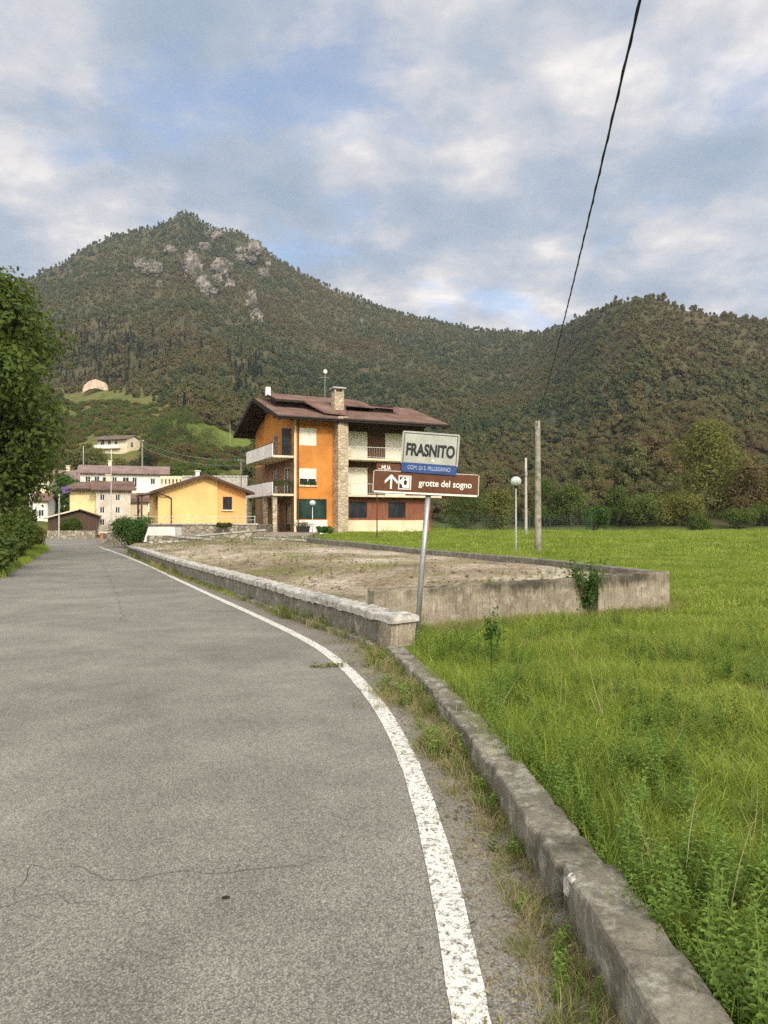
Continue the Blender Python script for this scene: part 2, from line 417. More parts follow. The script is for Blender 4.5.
LEFTY = np.array([-12,0,2,5,8,11,14.7,20,28.7,41,52,62,75.]); LEFTX = np.array([-4.4,-4.4,-4.6,-5.2,-6.1,-7.2,-8.3,-10.6,-13.9,-18.7,-24.2,-29.,-36.])
LINEY = np.array([-12,0,2.29,3.1,3.9,5.17,5.85,7.04,8.25,9.4,9.8,12.3,15.1,19.8,25.5,34.8,45,54,62,75.])
LINEX = np.array([.25,.25,.275,.272,.24,.135,.04,-.19,-.49,-.88,-1.03,-2.13,-3.4,-5.5,-8.0,-12.3,-17.2,-21.3,-25.,-31.])
KY = np.array([-12,0,2.0,2.167,2.47,2.96,3.52,4.23,5.52,7.5,8.9]); KX = np.array([.75,.75,.743,.735,.705,.697,.67,.61,.515,.23,-.02])
# parapet outer (road side) foot
PY = np.array([8.75,9.3,10.5,11.8,14,16.9,21.2,28,34.8,37.0]); PX = np.array([.03,-.12,-.69,-1.36,-2.36,-3.75,-5.85,-8.9,-11.85,-12.8])
def road_right(Y):
    return np.where(Y<8.8, np.interp(Y,KY,KX), np.interp(Y,np.concatenate([PY,[45,54,62,75]]),np.concatenate([PX,[-15.9,-19.6,-23,-29]])))
FLY = np.array([-12,2,7.5,9.5,9.7,12.55,16.9,22,27,32,45,60,75,100]); FLX = np.array([1.0,.965,.455,.37,.3,4.85,3.65,1.3,-.4,-3.1,-4,-4,-4,-4])
def base(X, Y):
    X = np.asarray(X,float); Y = np.asarray(Y,float)
    kx = np.interp(Y,KY,KX)
    u = X/np.maximum(Y,1)
    z = -.04+0*X
    field = sst(0,.12,X-np.interp(Y,[-12,0,2,7.5,9,12],[.82,.82,.85,.35,.35,.0]))*np.where(Y<11.5,1,sst(11.5,12.5,Y*0+12)*1)
    field = np.where(Y<9, sst(0,.12,X-np.interp(Y,KY,KX)-.1), sst(-.2,.05,X-np.interp(Y,PY,PX)))
    z = z+field*.11
    court = sst(33,62,Y)*sst(-.30,-.24,u)*(.52-.22*sst(.05,.15,u))*(1-sst(96,110,Y)*0)
    z = z+court
    # left bank beside the road
    lb = np.interp(Y,LEFTY,LEFTX)-X
    z = z+sst(.3,5,lb)*1.2*(Y>-50)*(1-sst(60,80,Y))
    z = z+fbm(X/3.,Y/3.,3,21)*.05*field*sst(1.2,4,Y)+fbm(X/14.,Y/14.,2,23)*.15*sst(12,30,Y)*field
    return z
def H(X, Y): return base(X,Y)+Hh(X,Y)
def Hs(x, y): return float(H(np.array([x]),np.array([y]))[0])
def hit(x, y, lo=60, hi=900):
    """where the ray through pixel x, y meets the hillside"""
    Ys = np.linspace(lo, hi, 1700); p0 = px(x,y,1.0); X = p0.x*Ys; Z = CAMZ+(p0.z-CAMZ)*Ys
    h = H(X,Ys); i = np.argmax(h >= Z)
    if h[i] < Z[i]: i = len(Ys)-1
    return Vector((X[i],Ys[i],h[i]))

def grid_mesh(name, X, Y, Z, mat, smooth=True, attr=None):
    n, m = X.shape
    v = np.stack([X,Y,Z],-1).reshape(-1,3)
    i = np.arange(n-1)[:,None]*m+np.arange(m-1)[None,:]
    f = np.stack([i,i+1,i+m+1,i+m],-1).reshape(-1,4)
    o = np_mesh(name, v, f, mat, smooth=smooth)
    if attr is not None:
        a = o.data.attributes.new(attr[0],'FLOAT','POINT'); a.data.foreach_set('value', np.asarray(attr[1],np.float32).ravel())
    return o
def proj(X, Y, Z):
    yc = (Z-CAMZ); c, s = math.cos(PITCH), math.sin(PITCH)
    dep = Y*c+yc*s; up = -Y*s+yc*c
    return 384+FX*X/dep, 512-FX*up/dep
def build_ground():
    az = np.concatenate([np.linspace(-180,-50,60)[:-1],np.linspace(-50,50,460)[:-1],np.linspace(50,180,60)])*math.pi/180
    d = np.concatenate([np.linspace(.3,14,110)[:-1],np.linspace(14,80,120)[:-1],np.geomspace(80,1150,180)])
    D, A = np.meshgrid(d, az, indexing='ij')
    X = D*np.sin(A); Y = D*np.cos(A)
    Z = H(X,Y)
    az_ = np.arctan2(X,Y); B_ = np.interp(az_, RAZ, RB); hx, hy = proj(X,np.maximum(Y,1),Z)
    open_ = (hx<262)&(hy>388)&(Y>0); hill = sst(-4,6,D-B_)*np.where(open_,.0,1)
    o = grid_mesh('ground', X, Y, Z, M['ground'], attr=('hill',hill))
    a2 = o.data.attributes.new('slope_grass','FLOAT','POINT'); a2.data.foreach_set('value',(sst(60,85,D)*open_*np.where((hx>172)&(hx<255)&(hy>420)&(hy<452),.45,1)).astype(np.float32).ravel()); tag(o, kind='structure')
    return o
build_ground()

# road sheet
def strip(name, Ys, xl, xr, z, mat, nx=2, attr=False):
    Yv = np.asarray(Ys); t = np.linspace(0,1,nx)
    X = xl[:,None]*(1-t)+xr[:,None]*t; Y = np.repeat(Yv[:,None],nx,1)
    a = None
    if attr:
        dr = X[:,-1:]-X; dl = X-X[:,:1]; ln = X-np.interp(Y,LINEY,LINEX)
        e = np.clip(1-dr/.45,0,1)*.9+np.clip((ln-.02)/.25,0,1)*.45+np.clip(1-dl/.5,0,1)*.8
        a = ('edge', np.clip(e,0,1.2))
    o = grid_mesh(name, X, Y, np.full_like(X,z), mat, attr=a); tag(o, kind='structure'); return o
ys = np.concatenate([np.linspace(-12,12,160)[:-1],np.linspace(12,75,120)])
strip('road', ys, np.interp(ys,LEFTY,LEFTX)-.05, road_right(ys)+.06, 0.0, M['asphalt'], 60, True)
def smooth_i(y, xs, ysr):
    # gentle smoothing of a polyline
    return sum(np.interp(y+o, xs, ysr) for o in (-.9,-.6,-.3,0,.3,.6,.9))/7
yl = np.concatenate([np.linspace(-12,12,200)[:-1],np.linspace(12,46,120)])
cx = smooth_i(yl, LINEY, LINEX); sl = np.gradient(cx, yl); hw = .062*np.sqrt(1+sl**2)
jl = fbm(yl*9,yl*0+3,3,31)*.006
strip('edge_line', yl, cx-hw+jl, cx+hw-jl, 0.004, M['paint'], 3)

# cracks
def gp(x, y, z=0):
    p = px(x,y,1.0); t = (z-CAMZ)/(p.z-CAMZ); return Vector((p.x*t, t, z))
cr = MB()
for pts, w in (([(0,895),(31,866),(115,879),(193,872),(271,864),(338,856)],.0032),([(100,558),(108,575),(118,598),(124,622)],.006),([(0,905),(60,893),(110,900)],.003)):
    P = []
    for (a,b) in zip(pts[:-1],pts[1:]):
        A = gp(*a); B = gp(*b); n = max(4,int((B-A).length/.04))
        for k in range(n): P.append(A.lerp(B,k/n))
    Q = []
    for i, p in enumerate(P):
        o = mnoise.noise(Vector((p.x*4,p.y*4,0)))*.09+mnoise.noise(Vector((p.x*17,p.y*17,1)))*.03
        ww = w*(.35+.9*abs(mnoise.noise(Vector((p.x*9,p.y*9,5)))))
        d = (P[min(i+1,len(P)-1)]-P[max(i-1,0)]).normalized(); s = Vector((-d.y,d.x,0))
        Q.append((p+s*(o-ww)+Vector((0,0,.003)), p+s*(o+ww)+Vector((0,0,.003))))
    vs = [v for q in Q for v in q]; cr.add(vs, [(2*i,2*i+1,2*i+3,2*i+2) for i in range(len(Q)-1)])
tag(cr.build('road_crack', M['crack']), kind='structure')

# ------------------------------------------------------------------ lofted concrete (kerb, parapet, walls)
def loft(name, path, prof, mat, parent=None, nz=.006, step=.05, seed=0, z0=None, rag=0):
    """path: list of (x,y,zbase); prof(t)->list of (offset to the right, z) ; closed section; worn by noise"""
    P = [Vector(p) for p in path]; L = [0]
    for a,b in zip(P[:-1],P[1:]): L.append(L[-1]+(b-a).length)
    n = max(2,int(L[-1]/step)); s = np.linspace(0,L[-1],n)
    X = np.interp(s,L,[p.x for p in P]); Y = np.interp(s,L,[p.y for p in P]); Z = np.interp(s,L,[p.z for p in P])
    k = max(1,int(.25/step)); 
    dx = np.gradient(X); dy = np.gradient(Y); ln = np.hypot(dx,dy); rx = dy/ln; ry = -dx/ln
    v = []; m = None
    for i in range(n):
        pr = prof(i/(n-1)); m = len(pr)
        for (o, z) in pr:
            q = Vector((X[i]+rx[i]*o, Y[i]+ry[i]*o, Z[i]+z))
            a = nz*(1 if z > .02 else .2)
            q += Vector((mnoise.noise(q*7+Vector((seed,0,0))), mnoise.noise(q*7+Vector((0,seed+9,0))), mnoise.noise(q*7+Vector((5,0,seed)))))*a*1.6
            q += Vector((mnoise.noise(q*30), mnoise.noise(q*30+Vector((7,7,7))), mnoise.noise(q*30+Vector((1,2,3)))))*a*.6
            if rag and z > .05: q.z -= rag*max(0, mnoise.noise(Vector((s[i]*6,o*8,seed)))-.15)
            v.append(q)
    f = [(i*m+j, i*m+(j+1)%m, (i+1)*m+(j+1)%m, (i+1)*m+j) for i in range(n-1) for j in range(m)]
    f += [tuple(range(m))[::-1], tuple((n-1)*m+j for j in range(m))]
    mb = MB(); mb.v = v; mb.f = f
    return mb.build(name, mat, parent, smooth=False)
def rect_prof(w, h, nx=5, nzv=4, r=.015, zb=-.15, x0=0):
    """rounded rectangle section; offset x0..x0+w"""
    p = []
    for j in range(nzv+1): p.append((x0, zb+(h-r-zb)*j/nzv))
    p.append((x0+r*.3, h-r*.3))
    for i in range(nx+1): p.append((x0+r+(w-2*r)*i/nx, h))
    p.append((x0+w-r*.3, h-r*.3))
    for j in range(nzv+1): p.append((x0+w, h-r-(h-r-zb)*j/nzv))
    return p
def kpath(y0, y1, off=0, dz=0):
    yy = np.linspace(y0,y1,max(3,int((y1-y0)/.15)))
    xx = smooth_i(yy, KY, KX)
    return [(float(x)+off,float(y),dz) for x,y in zip(xx,yy)]
gk = 'concrete kerb pieces along the meadow edge'
K1 = loft('kerb_block', kpath(1.0,1.93,.012,.004), lambda t: rect_prof(.215,.20,7,4,.02), M['kerb'], nz=.005, step=.02, seed=3, rag=.03)
tag(K1,'lowest kerb piece in the foreground, lichen stained concrete beyond the second crack','kerb',gk)
K2 = loft('kerb_block', kpath(1.95,2.93,.01,.004), lambda t: rect_prof(.21,.205,7,4,.022), M['kerb'], nz=.005, step=.02, seed=8, rag=.04)
tag(K2,'dark mottled kerb piece with a white mortar chip on its corner','kerb',gk)
K3 = loft('kerb_block', kpath(2.99,4.28,-.006), lambda t: rect_prof(.20,.19-.015*t,7,4,.018), M['kerb'], nz=.008, step=.02, seed=14, rag=.06)
tag(K3,'cracked middle kerb piece just behind the one with the white chip','kerb',gk)
K4 = loft('kerb_block', kpath(4.31,6.1,-.018,-.008), lambda t: rect_prof(.205,.185-.03*t,7,4,.018), M['kerb'], nz=.009, step=.02, seed=19, rag=.06)
tag(K4,'weathered kerb piece with low weeds growing against its middle','kerb',gk)
K5 = loft('kerb_block', kpath(6.13,8.7,-.012), lambda t: rect_prof(.20,.15-.05*t,7,4,.018), M['kerb'], nz=.010, step=.03, seed=23, rag=.06)
tag(K5,'farthest crumbling kerb piece running back to the wall pillar','kerb',gk)
mp = MB(); mp.ball((.71,2.86,.15),.020,10,7,2.0,.9); mp.ball((.722,2.83,.193),.022,9,6,.5,.8)
mo = mp.build('mortar_chip', M['cap'], K2, smooth=True)

# parapet beside the road
ppts = [(float(x),float(y),0.) for x,y in zip(np.interp(np.linspace(9.12,37,60),PY,PX),np.linspace(9.12,37,60))]
pr = empty('parapet_wall', ppts[0]); tag(pr,'long low concrete parapet with pale worn coping curving beside the road','wall')
ptsl = [(x-ppts[0][0],y-ppts[0][1],0) for x,y,_ in ppts]
def ph(t): return .34 if t<.75 else .34-.07*(t-.75)/.25
loft('wall_body', ptsl, lambda t: rect_prof(.24,ph(t),2,5,.01,-.2), M['parapet'], pr, nz=.006, step=.12, seed=5)
loft('coping', ptsl, lambda t: [(a,b+ph(t)-.002) for a,b in rect_prof(.33,.10,4,2,.025,.0,-.045)], M['cap'], pr, nz=.013, step=.06, seed=6)
loft('foot_ledge', ptsl[:14], lambda t: rect_prof(.10,.07,2,1,.012,-.05,-.105), M['kerb'], pr, nz=.01, step=.08, seed=9)
# end pillar
pl = empty('wall_pillar', (.155,8.98,0), R(28)); tag(pl,'squat stained concrete end pillar of the roadside parapet, beside the sign post','pillar')
loft('shaft', [(-.0,-.16,0),(0,.16,0)], lambda t: rect_prof(.34,.36,6,7,.02,-.2,-.17), M['wallc'], pl, nz=.008, step=.04, seed=4)
loft('coping', [(0,-.20,0),(0,.20,0)], lambda t: [(a,b+.358) for a,b in rect_prof(.38,.09,6,2,.025,0,-.19)], M['cap'], pl, nz=.012, step=.04, seed=2)

# field-side walls of the lot
wf = [(-.22,10.10,0),(3.0,11.52,0)]
w1 = loft('concrete_wall', wf, lambda t: rect_prof(.20,.63+.07*t,3,8,.015,-.3), M['wallc'], None, nz=.014, step=.05, seed=21, rag=.10)
tag(w1,'board marked concrete wall with crumbling top between pillar and growing bush','wall')
w2 = loft('concrete_wall', [(3.22,11.64,0),(4.62,12.42,0)], lambda t: rect_prof(.20,.71+.02*t,3,8,.015,-.3), M['wallc'], None, nz=.008, step=.06, seed=25)
tag(w2,'board marked concrete wall corner right of the growing bush','wall')
wr = [(4.62,12.45,0),(3.5,16.9,0),(1.2,22,0),(-.53,27,0),(-3.3,33.4,0)]
w3 = loft('concrete_wall', wr, lambda t: rect_prof(.20,.73-.02*t+ .12*t*t,3,6,.015,-.3,-.2), M['parapet'], None, nz=.006, step=.12, seed=27)
tag(w3,'long dark concrete wall between gravel lot and green meadow, running to the house','wall')

# gravel lot
from bpy import ops
def poly_sheet(name, pts, z, mat, cell=.5, amp=.02):
    xs = [p[0] for p in pts]; ysx = [p[1] for p in pts]
    import bmesh
    bm = bmesh.new(); vs = [bm.verts.new((x,y,z)) for x,y in pts]; bm.faces.new(vs)
    bmesh.ops.triangulate(bm, faces=bm.faces[:])
    for it in range(9):
        ed = [e for e in bm.edges if e.calc_length() > cell*2]
        if not ed: break
        bmesh.ops.subdivide_edges(bm, edges=ed, cuts=1); bmesh.ops.triangulate(bm, faces=bm.faces[:])
    for v in bm.verts:
        if name == 'gravel_lot': v.co.z += .20*min(1,max(0,(v.co.x-float(np.interp(v.co.y,PY,PX))-.3)/3.0))
    for v in bm.verts: v.co.z += amp*mnoise.noise(v.co*.7)+amp*.5*mnoise.noise(v.co*3)
    me = bpy.data.meshes.new(name); bm.to_mesh(me); bm.free(); me.materials.append(mat)
    o = bpy.data.objects.new(name, me); col.objects.link(o); tag(o, kind='structure'); return o
inner = [(x+.12,y) for x,y,_ in ppts[1:]]
lot = [(-.2,10.2),(3.0,11.65),(3.2,11.7),(4.55,12.5),(3.4,16.9),(1.1,22),(-.63,27),(-3.4,33.3),(-4.6,36),(-5.6,39.5),(-9,40),(-13.6,40.5)]+inner[::-1]
poly_sheet('gravel_lot', lot, .40, M['gravel'], .8, .03)
def court_z(x,y): return .79
cb_ = MB(); cpts = [(-14.0,44.2),(-8.5,43.6),(-5.6,41.2),(-4.6,45),(-5.2,60),(-22,60),(-19,50)]
cb_.prism([(x,y,-.2) for x,y in cpts],[(x,y,.74) for x,y in cpts]); tag(cb_.build('house_court', M['rubble']), kind='structure')

# ------------------------------------------------------------------ plants
def leaves(centers, normals, size, rngl, asp=.55, fold=.2):
    n = len(centers)
    r = rngl.normal(size=(n,3)); t = np.cross(normals, r); t /= np.linalg.norm(t,axis=1,keepdims=True)+1e-9
    b = np.cross(normals,t); s = (size*rngl.uniform(.6,1.35,n))[:,None]
    v = np.stack([centers-t*s, centers-b*s*asp+normals*s*fold*0, centers+t*s-normals*s*fold, centers+b*s*asp],1).reshape(-1,3)
    f = np.arange(n*4).reshape(n,4)
    return v, f
def ico(sub=1):
    import bmesh
    bm = bmesh.new(); bmesh.ops.create_icosphere(bm, subdivisions=sub, radius=1)
    v = np.array([p.co[:] for p in bm.verts]); f = np.array([[q.index for q in fc.verts] for fc in bm.faces]); bm.free(); return v, f
ICO1 = ico(1); ICO2 = ico(2)
def lobes_for(rngl, h, r, zb, n, shape='round'):
    out = []
    for i in range(n):
        t = (i+.5)/n; z = zb+(h-zb)*(t*.92+.02)
        prof = math.sin(math.pi*min(1,(.18+.82*t)))**.6 if shape == 'round' else (1-t)**.7*1.1+.1
        rad = r*prof*(rngl.random()**.5)*.72; a = rngl.random()*6.283
        lr = r*rngl.uniform(.30,.46)*(1 if shape=='round' else .8)
        out.append((rad*math.cos(a), rad*math.sin(a), min(z,h-lr*.8), lr))
    return out
def crown_arrays(rngl, lobes, nleaf, size, shell=(.55,1.08), up=.25):
    L = np.array(lobes); w = L[:,3]**2; idx = rngl.choice(len(L), nleaf, p=w/w.sum())
    d = rngl.normal(size=(nleaf,3)); d[:,2] += up; d /= np.linalg.norm(d,axis=1,keepdims=True)
    rad = L[idx,3]*rngl.uniform(shell[0],shell[1],nleaf)*(1+.22*np.sin(d[:,0]*9+idx)*np.cos(d[:,1]*8))
    c = L[idx,:3]+d*rad[:,None]*np.array([1,1,.85])
    nn = d+rngl.normal(size=(nleaf,3))*.55; nn[:,2] += .3; nn /= np.linalg.norm(nn,axis=1,keepdims=True)
    v, f = leaves(c, nn, size, rngl)
    lobr = rngl.random(len(L)); rnd = np.clip(.55*rngl.random(nleaf)+.45*lobr[idx],0,1)
    return v, f, rnd
def tree(name, label, cat, loc, h, r, zb, mat, nleaf=9000, size=.12, nl=26, group=None, seed=1, shape='round', trunk_r=None, sy=1):
    rl = np.random.default_rng(seed); root = empty(name, loc, rl.random()*6); tag(root,label,cat,group)
    lob = lobes_for(rl, h, r, zb, nl, shape)
    v, f, rnd = crown_arrays(rl, lob, nleaf, size)
    np_mesh('crown', v, f, mat, rnd, parent=root)
    tr = trunk_r or h*.022
    mb = MB(); top = min(h*.8, h-r*.3)
    pts = [Vector((mnoise.noise(Vector((seed,k,0)))*.05*h*k/5, mnoise.noise(Vector((seed,k,4)))*.05*h*k/5, -.3+top*k/6)) for k in range(7)]
    mb.tube(pts, [tr*(1.35 if k==0 else 1-.13*k) for k in range(7)], 9)
    for (x,y,z,lr) in lob[::2]:
        k = min(5,max(1,int((z*.6)/top*6))); a = pts[k]; b = Vector((x,y,z)); mid = a.lerp(b,.5)+Vector((0,0,-.05*h*.3))
        mb.tube([a,mid,b],[tr*.42,tr*.28,tr*.1],6)
    mb.build('trunk', M['bark'], root, smooth=True)
    return root
def shrub(name, label, cat, loc, h, r, mat, nleaf=3500, size=.07, group=None, seed=1, nl=14, sx=1):
    rl = np.random.default_rng(seed); root = empty(name, loc); tag(root,label,cat,group)
    lob = [(r*sx*rl.uniform(-.6,.6), r*rl.uniform(-.6,.6), h*rl.uniform(.25,.75), min(r,h)*rl.uniform(.35,.5)) for _ in range(nl)]
    v, f, rnd = crown_arrays(rl, lob, nleaf, size); v[:,2] = np.maximum(v[:,2],.01)
    np_mesh('foliage', v, f, mat, rnd, parent=root)
    mb = MB()
    for k in range(5):
        a = k*1.3; mb.tube([(0.05*math.cos(a),.05*math.sin(a),-.15),(.3*r*math.cos(a),.3*r*math.sin(a),h*.4),(.5*r*math.cos(a),.5*r*math.sin(a),h*.7)],[.02*h+.005,.014*h,.005],5)
    mb.build('stems', M['bark'], root, smooth=True)
    return root

# hidden source meshes for stuff
def src_collection(name, objs):
    c = bpy.data.collections.new(name)
    for o in objs: c.objects.link(o)
    return c
def forest_variant(seed, kind, nleaf, size):
    rl = np.random.default_rng(seed)
    if kind == 'con':
        n = nleaf; t = rl.random(n)**.75; z = 1.2+t*9.5; rad = (1-t)*1.9*(.75+.35*np.sin(z*5.5))+.08; a = rl.random(n)*6.283
        rr = rad*rl.uniform(.5,1.05,n); c = np.stack([rr*np.cos(a),rr*np.sin(a),z],1)
        nn = np.stack([np.cos(a)*.5,np.sin(a)*.5,np.full(n,.85)],1)+rl.normal(size=(n,3))*.25; nn /= np.linalg.norm(nn,axis=1,keepdims=True)
        v, f = leaves(c, nn, size, rl, .45); rnd = rl.random(n)
    else:
        h = rl.uniform(6.5,9); r = rl.uniform(3.1,4.2); lob = lobes_for(rl, h, r, 1.0, 15)
        v, f, rnd = crown_arrays(rl, lob, nleaf, size, (.75,1.08), .5)
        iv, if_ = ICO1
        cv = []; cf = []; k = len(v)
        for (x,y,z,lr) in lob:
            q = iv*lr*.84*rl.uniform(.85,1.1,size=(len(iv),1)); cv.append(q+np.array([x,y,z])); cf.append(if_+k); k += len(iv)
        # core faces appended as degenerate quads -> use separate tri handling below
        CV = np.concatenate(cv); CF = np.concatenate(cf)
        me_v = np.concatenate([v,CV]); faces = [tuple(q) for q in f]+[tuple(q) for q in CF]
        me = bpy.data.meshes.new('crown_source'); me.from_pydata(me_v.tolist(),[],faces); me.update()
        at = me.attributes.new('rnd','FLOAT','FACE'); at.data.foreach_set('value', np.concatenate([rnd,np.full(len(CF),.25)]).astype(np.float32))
        me.materials.append(M['forest']); return bpy.data.objects.new('crown_source', me)
    o = np_mesh('conifer_source', v, f, M['conifer'], rnd, link=False); return o

def scatter(name, pts, scl, rot, idx, collection, label=None, cat=None):
    me = bpy.data.meshes.new(name); n = len(pts)
    me.vertices.add(n); me.vertices.foreach_set('co', np.asarray(pts,np.float32).ravel())
    for nm, arr, ty in (('scl',scl,'FLOAT_VECTOR'),('rot',rot,'FLOAT_VECTOR'),('idx',idx,'INT')):
        a = me.attributes.new(nm, ty, 'POINT')
        if ty == 'INT': a.data.foreach_set('value', np.asarray(arr,np.int32))
        else: a.data.foreach_set('vector', np.asarray(arr,np.float32).ravel())
    me.update()
    o = bpy.data.objects.new(name, me); col.objects.link(o); tag(o, label, cat, kind='stuff')
    g = bpy.data.node_groups.new(name+'_nodes','GeometryNodeTree')
    g.interface.new_socket('Geometry', in_out='INPUT', socket_type='NodeSocketGeometry'); g.interface.new_socket('Geometry', in_out='OUTPUT', socket_type='NodeSocketGeometry')
    N = g.nodes; Lk = g.links
    gi = N.new('NodeGroupInput'); go = N.new('NodeGroupOutput'); ip = N.new('GeometryNodeInstanceOnPoints'); ci = N.new('GeometryNodeCollectionInfo')
    ci.inputs['Collection'].default_value = collection; ci.inputs['Separate Children'].default_value = True; ci.inputs['Reset Children'].default_value = True
    def at(nm, ty):
        a = N.new('GeometryNodeInputNamedAttribute'); a.data_type = ty; a.inputs['Name'].default_value = nm; return [q for q in a.outputs if q.enabled and q.name=='Attribute'][0]
    Lk.new(gi.outputs[0], ip.inputs['Points']); Lk.new(ci.outputs[0], ip.inputs['Instance']); ip.inputs['Pick Instance'].default_value = True
    Lk.new(at('idx','INT'), ip.inputs['Instance Index']); Lk.new(at('rot','FLOAT_VECTOR'), ip.inputs['Rotation']); Lk.new(at('scl','FLOAT_VECTOR'), ip.inputs['Scale'])
    Lk.new(ip.outputs[0], go.inputs[0])
    md = o.modifiers.new('scatter','NODES'); md.node_group = g
    return o

def inpoly(x, y, poly):
    ins = np.zeros(len(x),bool); n = len(poly)
    for i in range(n):
        x1,y1 = poly[i]; x2,y2 = poly[(i+1)%n]
        c = ((y1>y)!=(y2>y)) & (x < (x2-x1)*(y-y1)/((y2-y1) if y2!=y1 else 1e-9)+x1); ins ^= c
    return ins

# rocks on the mountain
ROCKS = [(151,268,24,18),(193,262,20,32),(208,284,22,24),(222,266,20,22),(246,249,26,26),(213,233,14,12),(250,296,13,20),(257,314,13,20),(118,243,12,6),(238,284,5,7),(363,321,5,6),(268,262,7,8),(160,282,8,8),(172,248,15,9),(230,282,10,12),(138,262,11,12),(262,270,12,14),(204,246,12,10)]
def rock(i, cx_, cy_, w, h_):
    p = hit(cx_, cy_+h_*.45, 300, 900); s = p.y/FX; rl = random.Random(i)
    v, f = ico(4); V = []; F = []; nl = 7
    for b in range(nl):
        ox, oz = rl.uniform(-.55,.55), rl.uniform(-.6,.6); sc_ = rl.uniform(.30,.6); off = Vector((i*7+b*3.1,b*5.3,i))
        for q in v:
            d = Vector(q)
            k = 1+.45*mnoise.noise(d*1.6+off)+.35*mnoise.noise(d*4.5+off)+.2*mnoise.noise(d*11+off)
            kk_ = k*(1-.35*abs(mnoise.noise(Vector((d.x*9+b,d.y*9,d.z*1.2+i))))); V.append(((ox+d.x*kk_*sc_)*w*s*.62, d.y*w*s*.26*kk_, (oz+d.z*kk_*sc_*1.3)*h_*s*.6 ))
        F.append(f+b*len(v))
    # follow the slope: lower pieces stand nearer
    V = [(x,y+z*.55,z) for x,y,z in V]
    o = np_mesh('rock_outcrop', np.array(V), np.concatenate(F), M['rock'], loc=p+Vector((0,1,h_*s*.30)))
    return o
rl_ = ['broad grey cliff on the left shoulder below the main summit','largest pinkish cliff face under the main summit','grey cliff stepping down right of the largest cliff','small cliff patch right beside the largest cliff face',
 'pale jagged crag on the secondary top right of the summit','small crag just under the summit to the right','narrow pale rib of rock below the jagged crag','lowest pale rib of rock in the gully below the peak',
 'flat pale ledge high on the left ridge line','tiny rock between cliffs and gully','lone white rock on the ridge slope above the orange house','small boulder face near the right edge of the secondary top','little rock step under the left shoulder cliff','thin grey ledge between the left shoulder cliff and the summit','small grey face beside the gully above the pale ribs','leftmost dull grey step of the left shoulder','grey face on the right flank below the jagged crag','narrow grey face directly under the summit']
for i, r_ in enumerate(ROCKS):
    tag(rock(i,*r_), rl_[i], 'rock', 'rock faces near the summit')

# forest
def forest():
    near = [forest_variant(50+i,'dec',2600,.27) for i in range(6)]+[forest_variant(80+i,'con',2200,.26) for i in range(2)]
    far = [forest_variant(20+i,'dec',650,.5) for i in range(6)]+[forest_variant(90+i,'con',500,.5) for i in range(2)]
    # collection children are picked in alphabetical order
    for i,o in enumerate(near): o.name = 'src_n%02d'%i
    for i,o in enumerate(far): o.name = 'src_f%02d'%i
    cn = src_collection('near_crowns', near); cf = src_collection('far_crowns', far)
    n = 300000
    az = rng.uniform(-48,48,n)*math.pi/180; d = np.sqrt(rng.uniform(75**2,1000**2,n))
    X = d*np.sin(az); Y = d*np.cos(az)
    hz = Hh(X,Y); Z = H(X,Y)
    xs = RAZ; Rr = np.interp(az,xs,RR); B = np.interp(az,xs,RB)
    ok = (d < Rr+25) & (d > B+3)
    area = (96*math.pi/180)/2*(1000**2-75**2); dens = n/area      # per m2
    want = np.where(d<300, .090, .085)
    ok &= rng.random(n) < want/dens
    X,Y,Z,d,az,B = X[ok],Y[ok],Z[ok],d[ok],az[ok],B[ok]
    sx, sy = proj(X,Y,Z)
    clear = [[(176,424),(205,424),(250,440),(250,470),(176,466)], [(60,395),(120,393),(180,412),(178,432),(60,440)], [(40,430),(140,430),(262,448),(262,500),(40,500)]]
    kill = np.zeros(len(X),bool)
    for c in clear: kill |= inpoly(sx,sy,c)
    kill &= (sx<262)
    kill |= (sx<262)&(d<128)
    for (a,b,w,h_) in ROCKS:
        kill |= (((sx-a)/(w*.42))**2+((sy-(b+3))/(h_*.45))**2 < 1)&(rng.random(len(X))<.82)
    rkb = fbm(X/30,Y/30,3,44)
    k = ~kill; X,Y,Z,d,az = X[k],Y[k],Z[k],d[k],az[k]; sx,sy = sx[k],sy[k]
    m = len(X); Rr_ = np.interp(az,RAZ,RR)
    s = ((.40+.7*rng.random(m)**1.8)*np.where(rng.random(m)<.05,1.35,1))*np.where(d>600,.56,np.where(d>360,.58,.76))*np.where(d>Rr_-30,.85,1)
    # smaller growth right at the foot
    Bk = np.interp(az,RAZ,RB); s *= np.clip(.62+.38*(d-Bk)/30,.62,1)
    tall = rng.uniform(.85,1.2,m)
    rot = np.zeros((m,3)); rot[:,2] = rng.uniform(0,6.28,m)
    conz = (sst(.12,.35,fbm(X/70,Y/70,3,61)))*(sx<330)*(sy>290)*(d<520)
    isc = rng.random(m) < .004*(sx<400)+.4*conz+.35*inpoly(sx,sy,[(50,318),(128,322),(150,360),(128,388),(60,392)])+.5*inpoly(sx,sy,[(225,355),(262,350),(262,395),(235,400)])
    idx = np.where(isc, 6+rng.integers(0,2,m), rng.integers(0,6,m))
    s = np.where(isc, s*1.15, s)
    sc = np.stack([s,s,s*tall],1); P = np.stack([X,Y,Z-.3],1)
    nr = d<270
    scatter('near_woodland', P[nr], sc[nr], rot[nr], idx[nr], cn, 'mixed autumn woodland covering the lower slopes', 'woodland')
    scatter('mountain_forest', P[~nr], sc[~nr], rot[~nr], idx[~nr], cf, 'brown and green forest covering the mountain slopes', 'forest')
    print('forest', nr.sum(), (~nr).sum())
forest()

